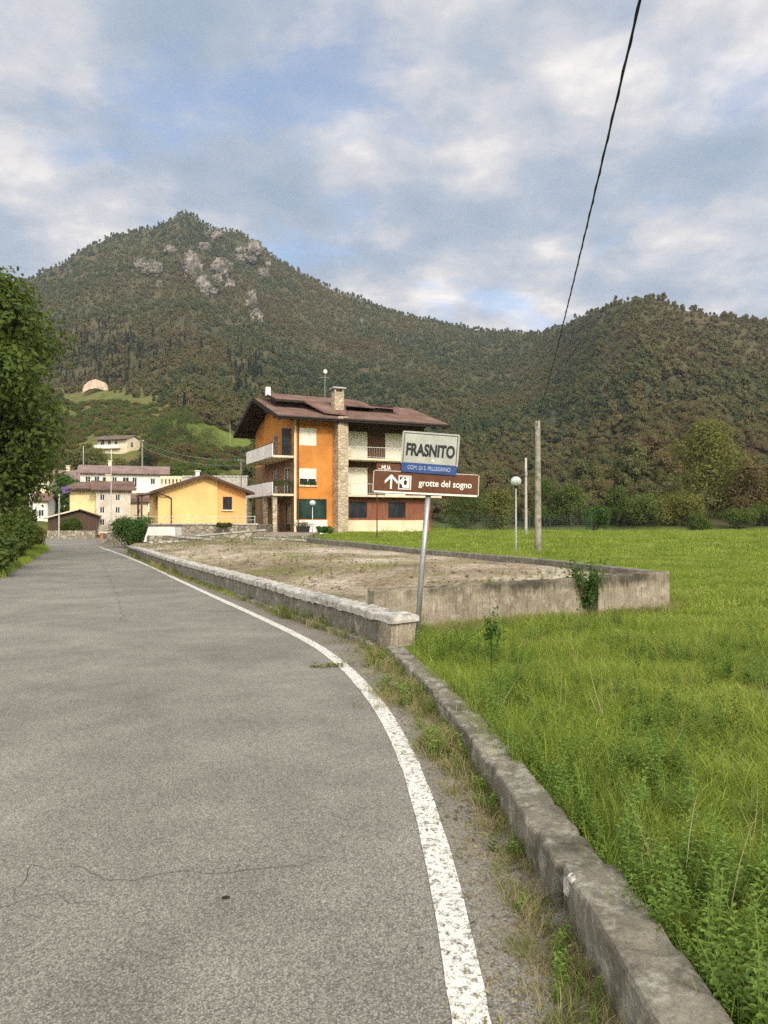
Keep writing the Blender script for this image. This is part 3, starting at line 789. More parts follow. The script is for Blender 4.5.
# grass
def tuft_src(name, seed, n, h, rad, w, mat, droop=.5, seg=3):
    rl = np.random.default_rng(seed); V = []; F = []; Rn = []
    for i in range(n):
        a = rl.random()*6.283; rr = rad*math.sqrt(rl.random()); bx, by = rr*math.cos(a), rr*math.sin(a)
        hh = h*rl.uniform(.45,1.15); lean = rl.random()*6.283; ld = droop*hh*rl.uniform(.15,1.0); ww = w*rl.uniform(.6,1.3)
        sa = rl.random()*6.283; sxx, syy = math.cos(sa)*ww, math.sin(sa)*ww
        b0 = len(V); rv = rl.random()
        for k in range(seg+1):
            t = k/seg; o = ld*t*t; z = hh*t*(1-.25*droop*t*rl.uniform(.6,1)); wd = (1-t)**.6*.5+(.02 if k==seg else 0)
            x = bx+math.cos(lean)*o; y = by+math.sin(lean)*o
            V += [(x-sxx*wd,y-syy*wd,z),(x+sxx*wd,y+syy*wd,z)]
        for k in range(seg): F.append((b0+2*k,b0+2*k+1,b0+2*k+3,b0+2*k+2)); Rn.append(rv)
    return np_mesh(name, np.array(V), np.array(F), mat, Rn, link=False)
def weed_src(name, seed, h, mat, nleaf=22, ls=.045):
    rl = np.random.default_rng(seed); V = []; F = []; Rn = []
    def leaf(c, d, s, rv):
        d = d.normalized(); t = d.cross(Vector((0,0,1))).normalized(); b0 = len(V); u = t.cross(d).normalized()
        pts = [c, c+d*s*.4+t*s*.30+u*s*.06, c+d*s*.8+t*s*.2+u*s*.02, c+d*s*1.15-u*s*.22, c+d*s*.8-t*s*.2+u*s*.02, c+d*s*.4-t*s*.30+u*s*.06]
        V.extend([tuple(p) for p in pts]); F.append((b0,b0+1,b0+2,b0+3)); F.append((b0,b0+3,b0+4,b0+5)); Rn.extend([rv,rv])
    for st in range(3):
        la = rl.random()*6.28; ln = h*.25*rl.random(); hh = h*rl.uniform(.6,1)
        n = nleaf//3
        for k in range(n):
            t = (k+1)/n; p = Vector((math.cos(la)*ln*t, math.sin(la)*ln*t, hh*t)); a = k*2.4+st; s = ls*(1.4-.7*t)*rl.uniform(.8,1.3)
            leaf(p, Vector((math.cos(a),math.sin(a),.35)), s, rl.random())
        b0 = len(V)
        for k in range(4):
            t = k/3; V.extend([(math.cos(la)*ln*t-.002,math.sin(la)*ln*t,hh*t),(math.cos(la)*ln*t+.002,math.sin(la)*ln*t,hh*t)])
        for k in range(3): F.append((b0+2*k,b0+2*k+1,b0+2*k+3,b0+2*k+2)); Rn.append(.3)
    return np_mesh(name, np.array(V), np.array(F), mat, Rn, link=False)
def add_z(X, Y): return H(X,Y)
def mk_scatter(name, P, s, idx, coll, label, cat, tilt=.12):
    n = len(P); rot = np.zeros((n,3)); rot[:,2] = rng.uniform(0,6.28,n); rot[:,:2] = rng.normal(size=(n,2))*tilt
    if s.ndim == 1: s = np.stack([s,s,s],1)
    scatter(name, P, s, rot, idx, coll, label, cat)
def grasses():
    fine = [tuft_src('g_a%02d'%i, 100+i, 42, .19, .14, .0045, M['grass'], .95, 3) for i in range(6)]
    cfine = src_collection('grass_fine', fine)
    big = [tuft_src('g_b%02d'%i, 120+i, 90, .24, .36, .011, M['grass'], .7, 2) for i in range(5)]
    cbig = src_collection('grass_mid', big)
    huge = [tuft_src('g_c%02d'%i, 140+i, 150, .22, .75, .022, M['grass'], .6, 2) for i in range(4)]
    chuge = src_collection('grass_far', huge)
    def pts(n, y0, y1, umax=.62, pw=1.0):
        Y = y0+(y1-y0)*rng.random(n)**pw
        xl = np.interp(Y,FLY,FLX); xr = umax*Y+1.0
        X = xl+(xr-xl)*rng.random(n); w = (xr-xl)/(umax*y1+1-np.min(FLX))
        k = rng.random(n) < w*1.5
        return X[k],Y[k]
    # near
    X,Y = pts(11000, 1.4, 11)
    Z = add_z(X,Y); tall = .52+.5*sst(.05,.35,fbm(X/.7,Y/.7,3,71))+.7*np.clip(1-(X-np.interp(Y,FLY,FLX))/.7,0,1)*(.4+.6*rng.random(len(X)))
    s = rng.uniform(.75,1.2,len(X)); sc = np.stack([s,s,s*tall],1)
    mk_scatter('meadow_grass', np.stack([X,Y,Z],1), sc, rng.integers(0,6,len(X)), cfine, 'lush long green grass growing behind the kerb', 'grass')
    X,Y = pts(9500, 10, 32)
    k = ~((Y<12.6)&(X<np.interp(Y,FLY,FLX)+.12)); X,Y = X[k],Y[k]
    Z = add_z(X,Y); s = rng.uniform(.6,1.2,len(X)); tall = .34+.42*sst(.0,.4,fbm(X/1.5,Y/1.5,3,72))+.3*np.clip(1-(X-np.interp(Y,FLY,FLX))/1.0,0,1)
    sc = np.stack([s,s,s*tall],1)
    mk_scatter('meadow_grass', np.stack([X,Y,Z],1), sc, rng.integers(0,5,len(X)), cbig, 'green meadow grass around the lot walls', 'grass')
    X,Y = pts(9000, 30, 92, .6)
    Z = add_z(X,Y); s = rng.uniform(.7,1.3,len(X)); sc = np.stack([s,s,s*.85*(.6+.6*sst(-.1,.4,fbm(X/3.,Y/4.,3,73)))],1)
    mk_scatter('meadow_grass', np.stack([X,Y,Z],1), sc, rng.integers(0,4,len(X)), chuge, 'short green grass on the far part of the meadow', 'grass')
    # weeds along kerb and parapet foot, shoulder
    dry = [tuft_src('g_d%02d'%i, 160+i, 26, .15, .075, .0045, M['dry'], .9, 3) for i in range(5)]+[weed_src('g_e%02d'%i, 170+i, .16, M['weed'], 24, .03) for i in range(3)]
    cdry = src_collection('weeds_dry', dry)
    P = []; S = []
    def edge(n, y0, y1, spread, h0=1., off=0.):
        Y = rng.uniform(y0,y1,n); X = road_right(Y)-np.abs(rng.normal(size=n))*spread-off
        k = fbm(Y*1.3,X*2,3,81) > -.30
        X,Y = X[k],Y[k]; s = rng.uniform(.45,1.25,len(X))*h0*(.7+.8*sst(0,.4,fbm(Y*.9,X*0,2,82)))
        P.append(np.stack([X,Y,np.full(len(X),.0)],1)); S.append(s)
    edge(520, 1.2, 8.8, .07, .85); edge(260, 5.2, 9.2, .17, .8); edge(900, 9, 24, .09, 1.0, .0); edge(600, 20, 37, .07, 1.2)
    edge(160, 3.7, 5.6, .12, .8)
    # two clumps by the kerb and thin runner plants on the shoulder
    for (cx_,cy_,rx,ry,n,hh) in ((.40,5.05,.13,.22,150,1.15),(.12,6.7,.2,.40,190,.75),(.05,8.2,.3,.35,150,1.1),(.55,2.9,.06,.8,60,.8),(.62,2.2,.08,.5,90,.75)):
        a = rng.normal(size=(n,2)); P.append(np.stack([cx_+a[:,0]*rx*.6, cy_+a[:,1]*ry*.6, np.zeros(n)],1)); S.append(rng.uniform(.4,1.1,n)*hh)
    P = np.concatenate(P); S = np.concatenate(S)
    k = P[:,0] < road_right(P[:,1])-.005; P, S = P[k], S[k]
    k = rng.random(len(P)) < .62; P, S = P[k], S[k]; mk_scatter('roadside_weeds', P, S, np.where(rng.random(len(P))<.17, rng.integers(5,8,len(P)), rng.integers(0,5,len(P))), cdry, 'dry and green weeds along the foot of kerb and parapet', 'weeds', .25)
    # lot: sparse dry tufts
    n = 7000; Y = rng.uniform(10.5,46,n); X = rng.uniform(-15,5,n)
    k = (X>np.interp(Y,PY,PX)+.4)&(X<np.interp(Y,FLY[4:],FLX[4:])-.3)&(fbm(X/2.2,Y/2.2,4,91)>.04)&(Y>10.2+.55*X+.5)
    X,Y = X[k],Y[k]
    mk_scatter('lot_weeds', np.stack([X,Y,.395+.20*np.clip((X-np.interp(Y,PY,PX)-.3)/3,0,1)],1), rng.uniform(.35,.9,len(X)), rng.integers(0,8,len(X)), cdry, 'thin dry weeds scattered over the gravel lot', 'weeds')
    pb = []
    for i in range(4):
        rl = np.random.default_rng(500+i); v, f = ICO1; v = v*(1+.25*rl.normal(size=(len(v),1)))*np.array([.035,.03,.018]); pb.append(np_mesh('g_p%02d'%i, v, f, M['parapet'] if i%2 else M['kerb'], None, link=False))
    cp = src_collection('pebbles', pb); n = 5000; Y = 10.3+30*rng.random(n)**1.3; X = rng.uniform(-14,5,n)
    k = (X>np.interp(Y,PY,PX)+.4)&(X<np.interp(Y,FLY[4:],FLX[4:])-.3)&(Y>10.3+.5*X+.4)&(fbm(X/1.2,Y/1.2,3,93)>-.1); X,Y = X[k],Y[k]
    mk_scatter('lot_stones', np.stack([X,Y,.41+.20*np.clip((X-np.interp(Y,PY,PX)-.3)/3,0,1)],1), .35+1.1*rng.random(len(X))**3, rng.integers(0,4,len(X)), cp, 'small loose stones scattered over the gravel lot', 'stones', .3)
    # foot of the concrete walls on the meadow side: browner, taller
    n = 700; t = rng.random(n); X = .3+4.6*t+np.abs(rng.normal(size=n))*.12; Y = 9.8+2.85*t-np.abs(rng.normal(size=n))*.16
    mk_scatter('wall_foot_weeds', np.stack([X,Y,add_z(X,Y)],1), rng.uniform(.7,1.5,n), rng.integers(0,5,n), cdry, 'browning weeds at the foot of the concrete wall', 'weeds')
    # left verge
    n = 5200; Y = rng.uniform(5,60,n); lf = np.interp(Y,LEFTY,LEFTX); X = lf-.12-rng.random(n)**1.3*5
    mk_scatter('verge_grass', np.stack([X,Y,add_z(X,Y)],1), rng.uniform(.5,1.3,n), rng.integers(0,5,n), cbig, 'rough grass on the left road verge', 'grass')
    # broadleaf weeds in the meadow foreground
    wd = [weed_src('g_f%02d'%i, 190+i, .33, M['weed'], 54, .026) for i in range(5)]; cw = src_collection('broad_weeds', wd)
    n = 2600; Y = 1.5+9*rng.random(n)**1.3; X = np.interp(Y,FLY,FLX)+.02+rng.random(n)**1.4*(.5*Y+.4)
    dn = fbm(X/.7,Y/.7,3,95)+.35*np.clip(1-(Y-1.5)/2.2,0,1); k = dn+.25*rng.random(n)>.18; X,Y = X[k],Y[k]
    mk_scatter('meadow_weeds', np.stack([X,Y,add_z(X,Y)],1), rng.uniform(.45,1.15,len(X)), rng.integers(0,5,len(X)), cw, 'broad leaved weeds and clover among the foreground grass', 'weeds', .2)
    # pale seed stalks
    st = [tuft_src('g_s%02d'%i, 210+i, 3, .55, .05, .004, M['dry'], .5, 4) for i in range(3)]; cs = src_collection('stalks', st)
    n = 420; Y = 1.8+12*rng.random(n); X = np.interp(Y,FLY,FLX)+rng.random(n)*(.5*Y)
    mk_scatter('seed_stalks', np.stack([X,Y,add_z(X,Y)],1), rng.uniform(.5,1,n), rng.integers(0,3,n), cs, 'thin pale seed stalks above the meadow grass', 'grass', .3)
    # rough grass and low scrub on the open hillside behind the village
    bs = []
    for i in range(4):
        rl = np.random.default_rng(300+i); lob = [(rl.uniform(-1,1),rl.uniform(-1,1),rl.uniform(.4,1.3),rl.uniform(.5,.9)) for _ in range(8)]
        v,f,rn = crown_arrays(rl, lob, 900, .14); bs.append(np_mesh('g_h%02d'%i, v, f, M[('leafolive','leafmid','leafmid','leafbrown')[i]], rn, link=False))
    cb = src_collection('scrub', bs)
    n = 15000; Y = rng.uniform(95,330,n); X = rng.uniform(-.62,-.16,n)*Y; Z = add_z(X,Y); sx, sy = proj(X,Y,Z)
    k = (fbm(X/12,Y/12,4,97)>-.30+.0*X)&~inpoly(sx,sy,[(176,424),(205,424),(250,440),(250,450),(200,446)])&(sy<470)&~inpoly(sx,sy,[(88,436),(140,436),(140,466),(88,466)]); X,Y,Z = X[k],Y[k],Z[k]
    mk_scatter('hillside_scrub', np.stack([X,Y,Z],1), (.25+.95*rng.random(len(X))**2), rng.integers(0,4,len(X)), cb, 'olive and brown scrub on the open slope above the village', 'scrub')
grasses()

def litter():
    L = []
    for i in range(5):
        rl = np.random.default_rng(400+i); n = 16; C = np.stack([rl.normal(size=n)*.10,rl.normal(size=n)*.10,rl.uniform(.004,.012,n)],1); Nn = rl.normal(size=(n,3))*.25+np.array([0,0,1]); Nn /= np.linalg.norm(Nn,axis=1,keepdims=True)
        v,f = leaves(C,Nn,.012,rl,.35,.1); L.append(np_mesh('g_l%02d'%i,v,f,M['dry'] if i<3 else M['brownstuff'],rl.random(n),link=False))
    c = src_collection('litter', L); n = 520; Y = 1.3+8.5*rng.random(n); X = road_right(Y)-np.abs(rng.normal(size=n))*.24
    k = X > np.interp(Y,LINEY,LINEX)+.05; X,Y = X[k],Y[k]
    mk_scatter('leaf_litter', np.stack([X,Y,np.zeros(len(X))],1), rng.uniform(.5,1.3,len(X)), rng.integers(0,5,len(X)), c, 'dry leaves and straw lying on the asphalt shoulder', 'litter', .02)
litter()

# ------------------------------------------------------------------ individual trees and shrubs
tree('roadside_tree','tall dark green leafy tree beside the road, filling the left edge','tree',(-17.0,31.5,.9),11.4,4.1,1.6,M['leafdark'],30000,.13,60,seed=11)
tree('roadside_tree','thin half bare tree top poking up behind the tall left tree','tree',(-20.5,38,1),13.4,2.2,8,M['leafbrown'],2500,.09,16,seed=12)
tree('roadside_tree','smaller leafy tree filling in below the tall left one','tree',(-16.4,27.5,.8),4.6,1.9,.5,M['leafmid'],9000,.09,26,seed=13)
gs = 'shrubs on the left bank'
for i,(x,y,h,r,mt,lb) in enumerate([(xat(-2,24),24,1.9,1.1,'leafdark','dark rounded shrub at the left edge nearest the camera'),(xat(8,30),30,2.2,1.2,'leafdark','mid green shrub on the left bank under the tall tree'),
      (xat(14,38),38,2.4,1.3,'leafdark','dark shrub on the left bank just before the pale pole'),(xat(30,45),45,1.5,1.0,'leafolive','low olive shrub by the pale pole on the left verge'),
      (xat(-8,21),21,1.5,.9,'leafmid','low shrub on the left bank partly outside the frame')]):
    shrub('bank_shrub',lb,'shrub',(x,y,Hs(x,y)-.05),h,r,M[mt],5000,.075,gs,seed=30+i)
p = px(129,541,45); shrub('round_bush','dense round green bush at the far end of the parapet','bush',(p.x,45.3,.0),2.0,1.35,M['leafbush'],9000,.06,seed=41,nl=22)
p = px(70,540,70); shrub('round_bush','dark round bush standing in front of the brown shed','bush',(p.x,70,-.1),2.2,1.3,M['leafdark'],4500,.08,seed=42)
# bush growing from the wall gap
p = Vector((3.08,11.38,.05)); rl0 = empty('wall_bush',p); tag(rl0,'leafy sapling bush growing up against the gap in the concrete wall','bush')
def sapling(root, h, r, n, ls, mat, stems=9, seed=3):
    rl = np.random.default_rng(seed); mb = MB(); C = []; Nn = []
    for k in range(stems):
        a = rl.random()*6.28; q = r*rl.uniform(.2,1); hh = h*rl.uniform(.7,1.05)
        pts = [Vector((q*math.cos(a)*t**1.3, q*math.sin(a)*t**1.3, hh*t-.05)) for t in (0,.3,.6,1)]
        mb.tube(pts,[.011,.008,.005,.002],5)
        for j in range(n//stems):
            t = rl.uniform(.3,1); i = min(2,int(t*3)); c = Vector((q*math.cos(a)*t**1.3,q*math.sin(a)*t**1.3,hh*t))
            o = Vector(rl.normal(size=3))*.055*h; C.append(c+o); Nn.append(Vector(rl.normal(size=3))*.6+Vector((0,0,.8))+o*3)
    C = np.array(C); Nn = np.array(Nn); Nn /= np.linalg.norm(Nn,axis=1,keepdims=True)
    v, f = leaves(C, Nn, ls, rl, .35); np_mesh('foliage', v, f, mat, rl.random(len(f)), parent=root)
    mb.build('stems', M['bark'], root, smooth=True)
sapling(rl0, .88, .36, 2300, .032, M['leafbush'], 18)
q = gp(491,678,.1); r0 = empty('tall_weed',(q.x,q.y,.08)); tag(r0,'single tall dark stemmed weed with a leafy top near the kerb','weed')
rlw = np.random.default_rng(5); mb = MB(); mb.tube([(0,0,-.05),(.005,0,.25),(0,.01,.58)],[.007,.006,.004],6); mb.build('stem',M['leafbush'],r0)
C = np.array([[rlw.normal()*.045+ (.05 if k%3==0 else 0), rlw.normal()*.05, .50+rlw.normal()*.085-abs(rlw.normal())*.05] for k in range(150)]); Nn = rlw.normal(size=(150,3))+np.array([0,-.3,.6]); Nn /= np.linalg.norm(Nn,axis=1,keepdims=True)
v,f = leaves(C,Nn,.03,rlw,.4); np_mesh('foliage',v,f,M['leafbush'],rlw.random(150),parent=r0)
# leafy twig lying on the road
tw = gp(327,667,0); t0 = empty('fallen_twig',(tw.x,tw.y,.006),R(8)); tag(t0,'small leafy twig lying flat on the asphalt beside the white line','twig')
mb = MB(); mb.tube([(-.17,0,.004),(0,.01,.006),(.16,-.01,.004)],[.004,.003,.002],5); mb.build('stem',M['brownstuff'],t0)
C = np.stack([rlw.uniform(-.17,.17,90),rlw.normal(size=90)*.035,rlw.uniform(.004,.03,90)],1); Nn = rlw.normal(size=(90,3))*.35+np.array([0,0,1]); Nn /= np.linalg.norm(Nn,axis=1,keepdims=True)
v,f = leaves(C,Nn,.024,rlw,.4,.1); np_mesh('leaves',v,f,M['dry'],rlw.random(90),parent=t0)
# stick / debris
for (a,b,l,rz,lb) in ((226,899,.032,.1,'tiny dark stick lying in the middle of the asphalt'),):
    q = gp(a,b,0); mb = MB(); mb.tube([(-l/2,0,.005),(0,.003,.007),(l/2,0,.005)],[.005,.006,.004],6); o = mb.build('stick',M['woodd'],None,(q.x,q.y,0),rz); tag(o,lb,'stick')
q = gp(492,812,0); mb = MB(); mb.add([(-.015,-.01,.004),(.012,-.014,.004),(.02,.006,.009),(.0,.014,.006)],[(0,1,2,3)]); mb.add([(-.015,-.01,.002),(.012,-.014,.002),(.02,.006,.007),(.0,.014,.004)],[(3,2,1,0)])
tag(mb.build('fallen_leaf',M['dry'],None,(q.x,q.y,0)),'small pale yellow leaf lying on the shoulder right of the line','leaf')

# forest edge behind the meadow
ge = 'trees and bushes along the far meadow edge'
EDGE = [ # px, base y, Y, h, r, mat, label
 (710,530,106,14.0,6.6,'leafolive','largest olive yellow tree at the meadow edge on the right',12000,.2),
 (752,531,100,8.5,3.6,'leafbrown','brownish tree at the right border of the photo by the meadow edge',5000,.17),
 (672,531,98,5.0,4.2,'leafolive','wide low olive bush left of the largest meadow edge tree',5000,.15),
 (640,531,99,4.8,3.0,'leafmid','green bush in the meadow edge row left of the wide olive bush',4000,.15),
 (595,531,96,3.9,2.1,'leafbush','bright dark green rounded bush right of the wood pole',4000,.12),
 (618,531,104,5.6,2.6,'leafdark','dark bush between the rounded bush and its green neighbour',4000,.15),
 (572,531,110,6.2,3.3,'leafmid','grey green tree behind the fence right of the wood pole',4200,.16),
 (500,531,106,6.2,3.2,'leafolive','olive tree behind the fence left of the globe lamp',4200,.16),
 (545,531,112,7.5,3.4,'leafdark','dark tree behind the wood pole',4200,.16),
 (468,528,104,8.0,3.6,'leafdark','dark green tree right behind the brown sign',4500,.16),
 (700,532,93,2.8,1.8,'leafdark','small dark bush in front of the largest olive tree',3000,.11),
 (738,532,93,3.2,2.2,'leafmid','small green bush on the right, in front of the brownish tree',3000,.11),
 (768,532,94,3.4,2.4,'leafdark','dark bush cut by the right edge of the photo',3000,.11)]
for i,(a,b,Y,h,r,mt,lb,nl_,sz) in enumerate(EDGE):
    x = xat(a,Y); z = Hs(x,Y)-.2
    if h > 5.5: tree('edge_tree',lb,'tree',(x,Y,z),h,r,.5,M[mt],nl_,sz,34,ge,seed=60+i)
    else: shrub('edge_bush',lb,'bush',(x,Y,z),h,r,M[mt],nl_,sz,ge,seed=60+i,nl=18)

# trees around village
gv = 'trees among the village houses and gardens'
VT = [(150,466,112,5.6,3.8,'leafdark','dark tree at the left end of the hedge above the white house'),(176,464,112,5.2,3.6,'leafdark','dark tree second from the left in the hedge above the yellow house'),
 (203,462,114,5.4,3.6,'leafdark','dark tree in the middle of the hedge above the yellow house'),(230,462,114,5.2,3.4,'leafdark','dark tree at the right end of the hedge beside the orange house'),
 (85,460,125,8.5,4.2,'leafmid','bushy green tree left of the hillside chalet'),(143,440,165,7.5,3.6,'conifer','dark tree right of the hillside chalet'),
 (66,500,90,5.5,2.6,'leafbush','green tree between the pink roofed house and the pale gable'),(185,400,230,11,8,'leafmid','broad green tree on the slope above the meadow patch'),(160,398,235,10,6,'leafmid','green tree left of the broad one above the meadow patch'),
 (30,470,95,8,3,'leafdark','tree seen through the gap under the left crown'),(208,402,225,8,6,'leafolive','olive tree right of the broad green hillside tree'),
 (185,420,200,5.5,4.5,'leafbrown','brown shrubby tree at the top of the meadow patch'),(150,415,200,5.5,4.5,'leafbrown','brown shrubby tree between chalet and meadow patch'),
 (120,415,190,4.5,4.0,'leafolive','yellowish bush on the slope above the chalet roof'),(95,412,200,4.5,4,'leafolive','yellowish bush below the arched pale rock'),
 (262,470,100,5.5,3,'leafbush','green tree behind the gap between yellow and orange houses'),(250,440,135,5,3,'leafolive','olive tree left behind the orange house roof edge')]
for i,(a,b,Y,h,r,mt,lb) in enumerate(VT):
    x = xat(a,Y); z = Hs(x,Y)-.3
    tree('garden_tree',lb,'tree',(x,Y,z),h,r,.4,M[mt],4500,.17,24,gv,seed=90+i)

# arched pale rock on the hillside
p = hit(97,392,150,400); s = p.y/FX
mb = MB(); n = 22; rows = []
for k in range(n+1):
    t = k/n; a = math.pi*(1-t)*.92+.1; x = math.cos(a)*12.5*s; z = math.sin(a)*11.5*s*(1+.08*mnoise.noise(Vector((t*7,0,0)))); th = (2.2+2.2*math.sin(math.pi*t))*s
    rows.append((x,z,th))
for (x,z,th) in rows: mb.v += [(x,-2.2*s,z-2*th),(x*1.02,-2.6*s,z),(x*1.0,1.5,z+.3*s),(x,1.6,z-2*th)]
for k in range(n):
    for j in range(4): mb.f.append((k*4+j,k*4+(j+1)%4,k*4+4+(j+1)%4,k*4+4+j))
mb.f += [(3,2,1,0),(n*4,n*4+1,n*4+2,n*4+3)]
M['palerock'] = simple('pale_bare_rock',(.62,.47,.34),.2,.8,.9,.3,fine=4)  # pale pinkish base colour for the whole arch
tag(mb.build('arched_rock',M['palerock'],None,p+Vector((0,-1,0))),'pale pinkish arched band of bare rock on the slope above the chalet','rock')

# ------------------------------------------------------------------ buildings
def window(root, face, off, a0, a1, z0, z1, style='glass', depth=.11, mull=1, frame=None):
    """window part with pane/shutter sub-parts. sits inside a wall opening"""
    sg = {'F':1,'K':-1,'L':1,'R':-1}[face]
    def B(mb, p0, p1, q0, q1, d0, d1):
        e = sorted((off+sg*d0, off+sg*d1))
        if face in 'FK': mb.box(p0,p1,e[0],e[1],q0,q1)
        else: mb.box(e[0],e[1],p0,p1,q0,q1)
    w = .05; fm = MB()
    B(fm,a0,a0+w,z0,z1,depth-.07,depth); B(fm,a1-w,a1,z0,z1,depth-.07,depth); B(fm,a0+w,a1-w,z0,z0+w,depth-.07,depth); B(fm,a0+w,a1-w,z1-w,z1,depth-.07,depth)
    for k in range(mull): 
        c = a0+(a1-a0)*(k+1)/(mull+1); B(fm,c-.025,c+.025,z0+w,z1-w,depth-.06,depth)
    o = fm.build('window', frame or M['whitepaint'], root)
    pn = MB()
    if style == 'shut': B(pn,a0+.01,a1-.01,z0+.01,z1-.01,depth-.085,depth-.072); pn.build('roller_shutter', M['shutter'], o)
    elif style == 'half':
        zm = z0+(z1-z0)*.38; B(pn,a0+.01,a1-.01,zm,z1-.01,depth-.085,depth-.072); pn.build('roller_shutter', M['shutter'], o)
        p2 = MB(); B(p2,a0+w,a1-w,z0+w,zm,depth-.03,depth-.01); p2.build('pane', M['glass'], o)
    else: B(pn,a0+w,a1-w,z0+w,z1-w,depth-.03,depth-.01); pn.build('pane', M['glassg'] if style=='green' else M['glass'], o)
    return o
def slab_roof(mb, pts, th):
    """pts: 4 top corners -> thick slab"""
    P = [Vector(p) for p in pts]; nrm = (P[1]-P[0]).cross(P[3]-P[0]).normalized()
    if nrm.z < 0: nrm = -nrm
    mb.prism([p-Vector((0,0,th)) for p in P], P)
def gable_roof(root, u0,u1,v0,v1,ze,zr,th,mat,axis='u',soff=None):
    mb = MB()
    if axis == 'u':
        vm = (v0+v1)/2
        slab_roof(mb,[(u0,v0,ze),(u1,v0,ze),(u1,vm,zr),(u0,vm,zr)],th); slab_roof(mb,[(u0,vm+.002,zr),(u1,vm+.002,zr),(u1,v1,ze),(u0,v1,ze)],th)
    else:
        um = (u0+u1)/2
        slab_roof(mb,[(u0,v0,ze),(um,v0,zr),(um,v1,zr),(u0,v1,ze)],th); slab_roof(mb,[(um+.002,v0,zr),(u1,v0,ze),(u1,v1,ze),(um+.002,v1,zr)],th)
    rf = mb.build('roof', mat, root)
    # eaves timber under the slabs
    e = MB()
    if axis == 'u':
        for uu in np.arange(u0+.15,u1,.9): 
            for (va,za,vb,zb) in ((v0+.05,ze,vm,zr),(v1-.05,ze,vm,zr)): e.bar((uu,va,za-th-.06),(uu,vb,zb-th-.06),.1,.12)
    else:
        for vv in (v0+.1,v1-.1): e.bar((u0+.05,vv,ze-th-.06),(um,vv,zr-th-.06),.12,.14); e.bar((u1-.05,vv,ze-th-.06),(um,vv,zr-th-.06),.12,.14)
    e.build('rafters', M['woodd'], rf)
    return rf
def simple_house(name, label, loc, rz, L, D, Hh_, rise, wallm, roofm, wins_f=(), wins_l=(), axis='u', over=.6, sidem=None, wins_r=(), style='glass', found=2.5, gablem=None, cat='house'):
    root = empty(name, loc, rz); tag(root, label, cat, 'houses of the village')
    mb = MB(); mb.wall('F',0,0,L,-found,Hh_,wins_f); 
    if axis == 'v': mb.add([(0,0,Hh_),(L,0,Hh_),(L/2,0,Hh_+rise)],[(0,1,2)]); mb.add([(0,D,Hh_),(L,D,Hh_),(L/2,D,Hh_+rise)],[(2,1,0)])
    mb.wall('K',D,0,L,-found,Hh_); mb.wall('R',L,0,D,-found,Hh_,wins_r)
    if not sidem: mb.wall('L',0,0,D,-found,Hh_,wins_l)
    if axis == 'u': mb.add([(L,0,Hh_),(L,D,Hh_),(L,D/2,Hh_+rise)],[(0,1,2)])
    if axis == 'u' and not sidem: mb.add([(0,0,Hh_),(0,D,Hh_),(0,D/2,Hh_+rise)],[(2,1,0)])
    mb.build('wall', wallm, root)
    if sidem:
        sb = MB(); sb.wall('L',0,0,D,-found,Hh_,wins_l)
        if axis == 'u': sb.add([(0,0,Hh_),(0,D,Hh_),(0,D/2,Hh_+rise)],[(2,1,0)])
        sb.build('wall', sidem, root)
    for w in wins_f: window(root,'F',0,*w,style)
    for w in wins_l: window(root,'L',0,*w,style)
    for w in wins_r: window(root,'R',L,*w,style)
    half = (D/2 if axis=='u' else L/2); dz = rise*over/half; th = .16
    if axis == 'u': gable_roof(root,-over,L+over,-over,D+over,Hh_-dz+th,Hh_+rise+th,th,roofm,'u')
    else: gable_roof(root,-over,L+over,-over,D+over,Hh_-dz+th,Hh_+rise+th,th,roofm,'v')
    c = MB(); cx0 = L*.3; c.box(cx0,cx0+.45,D*.45,D*.45+.45,Hh_+rise*.6,Hh_+rise+.75); c.box(cx0-.08,cx0+.53,D*.45-.08,D*.45+.53,Hh_+rise+.752,Hh_+rise+.84); c.build('chimney', M['cream'], root)
    return root

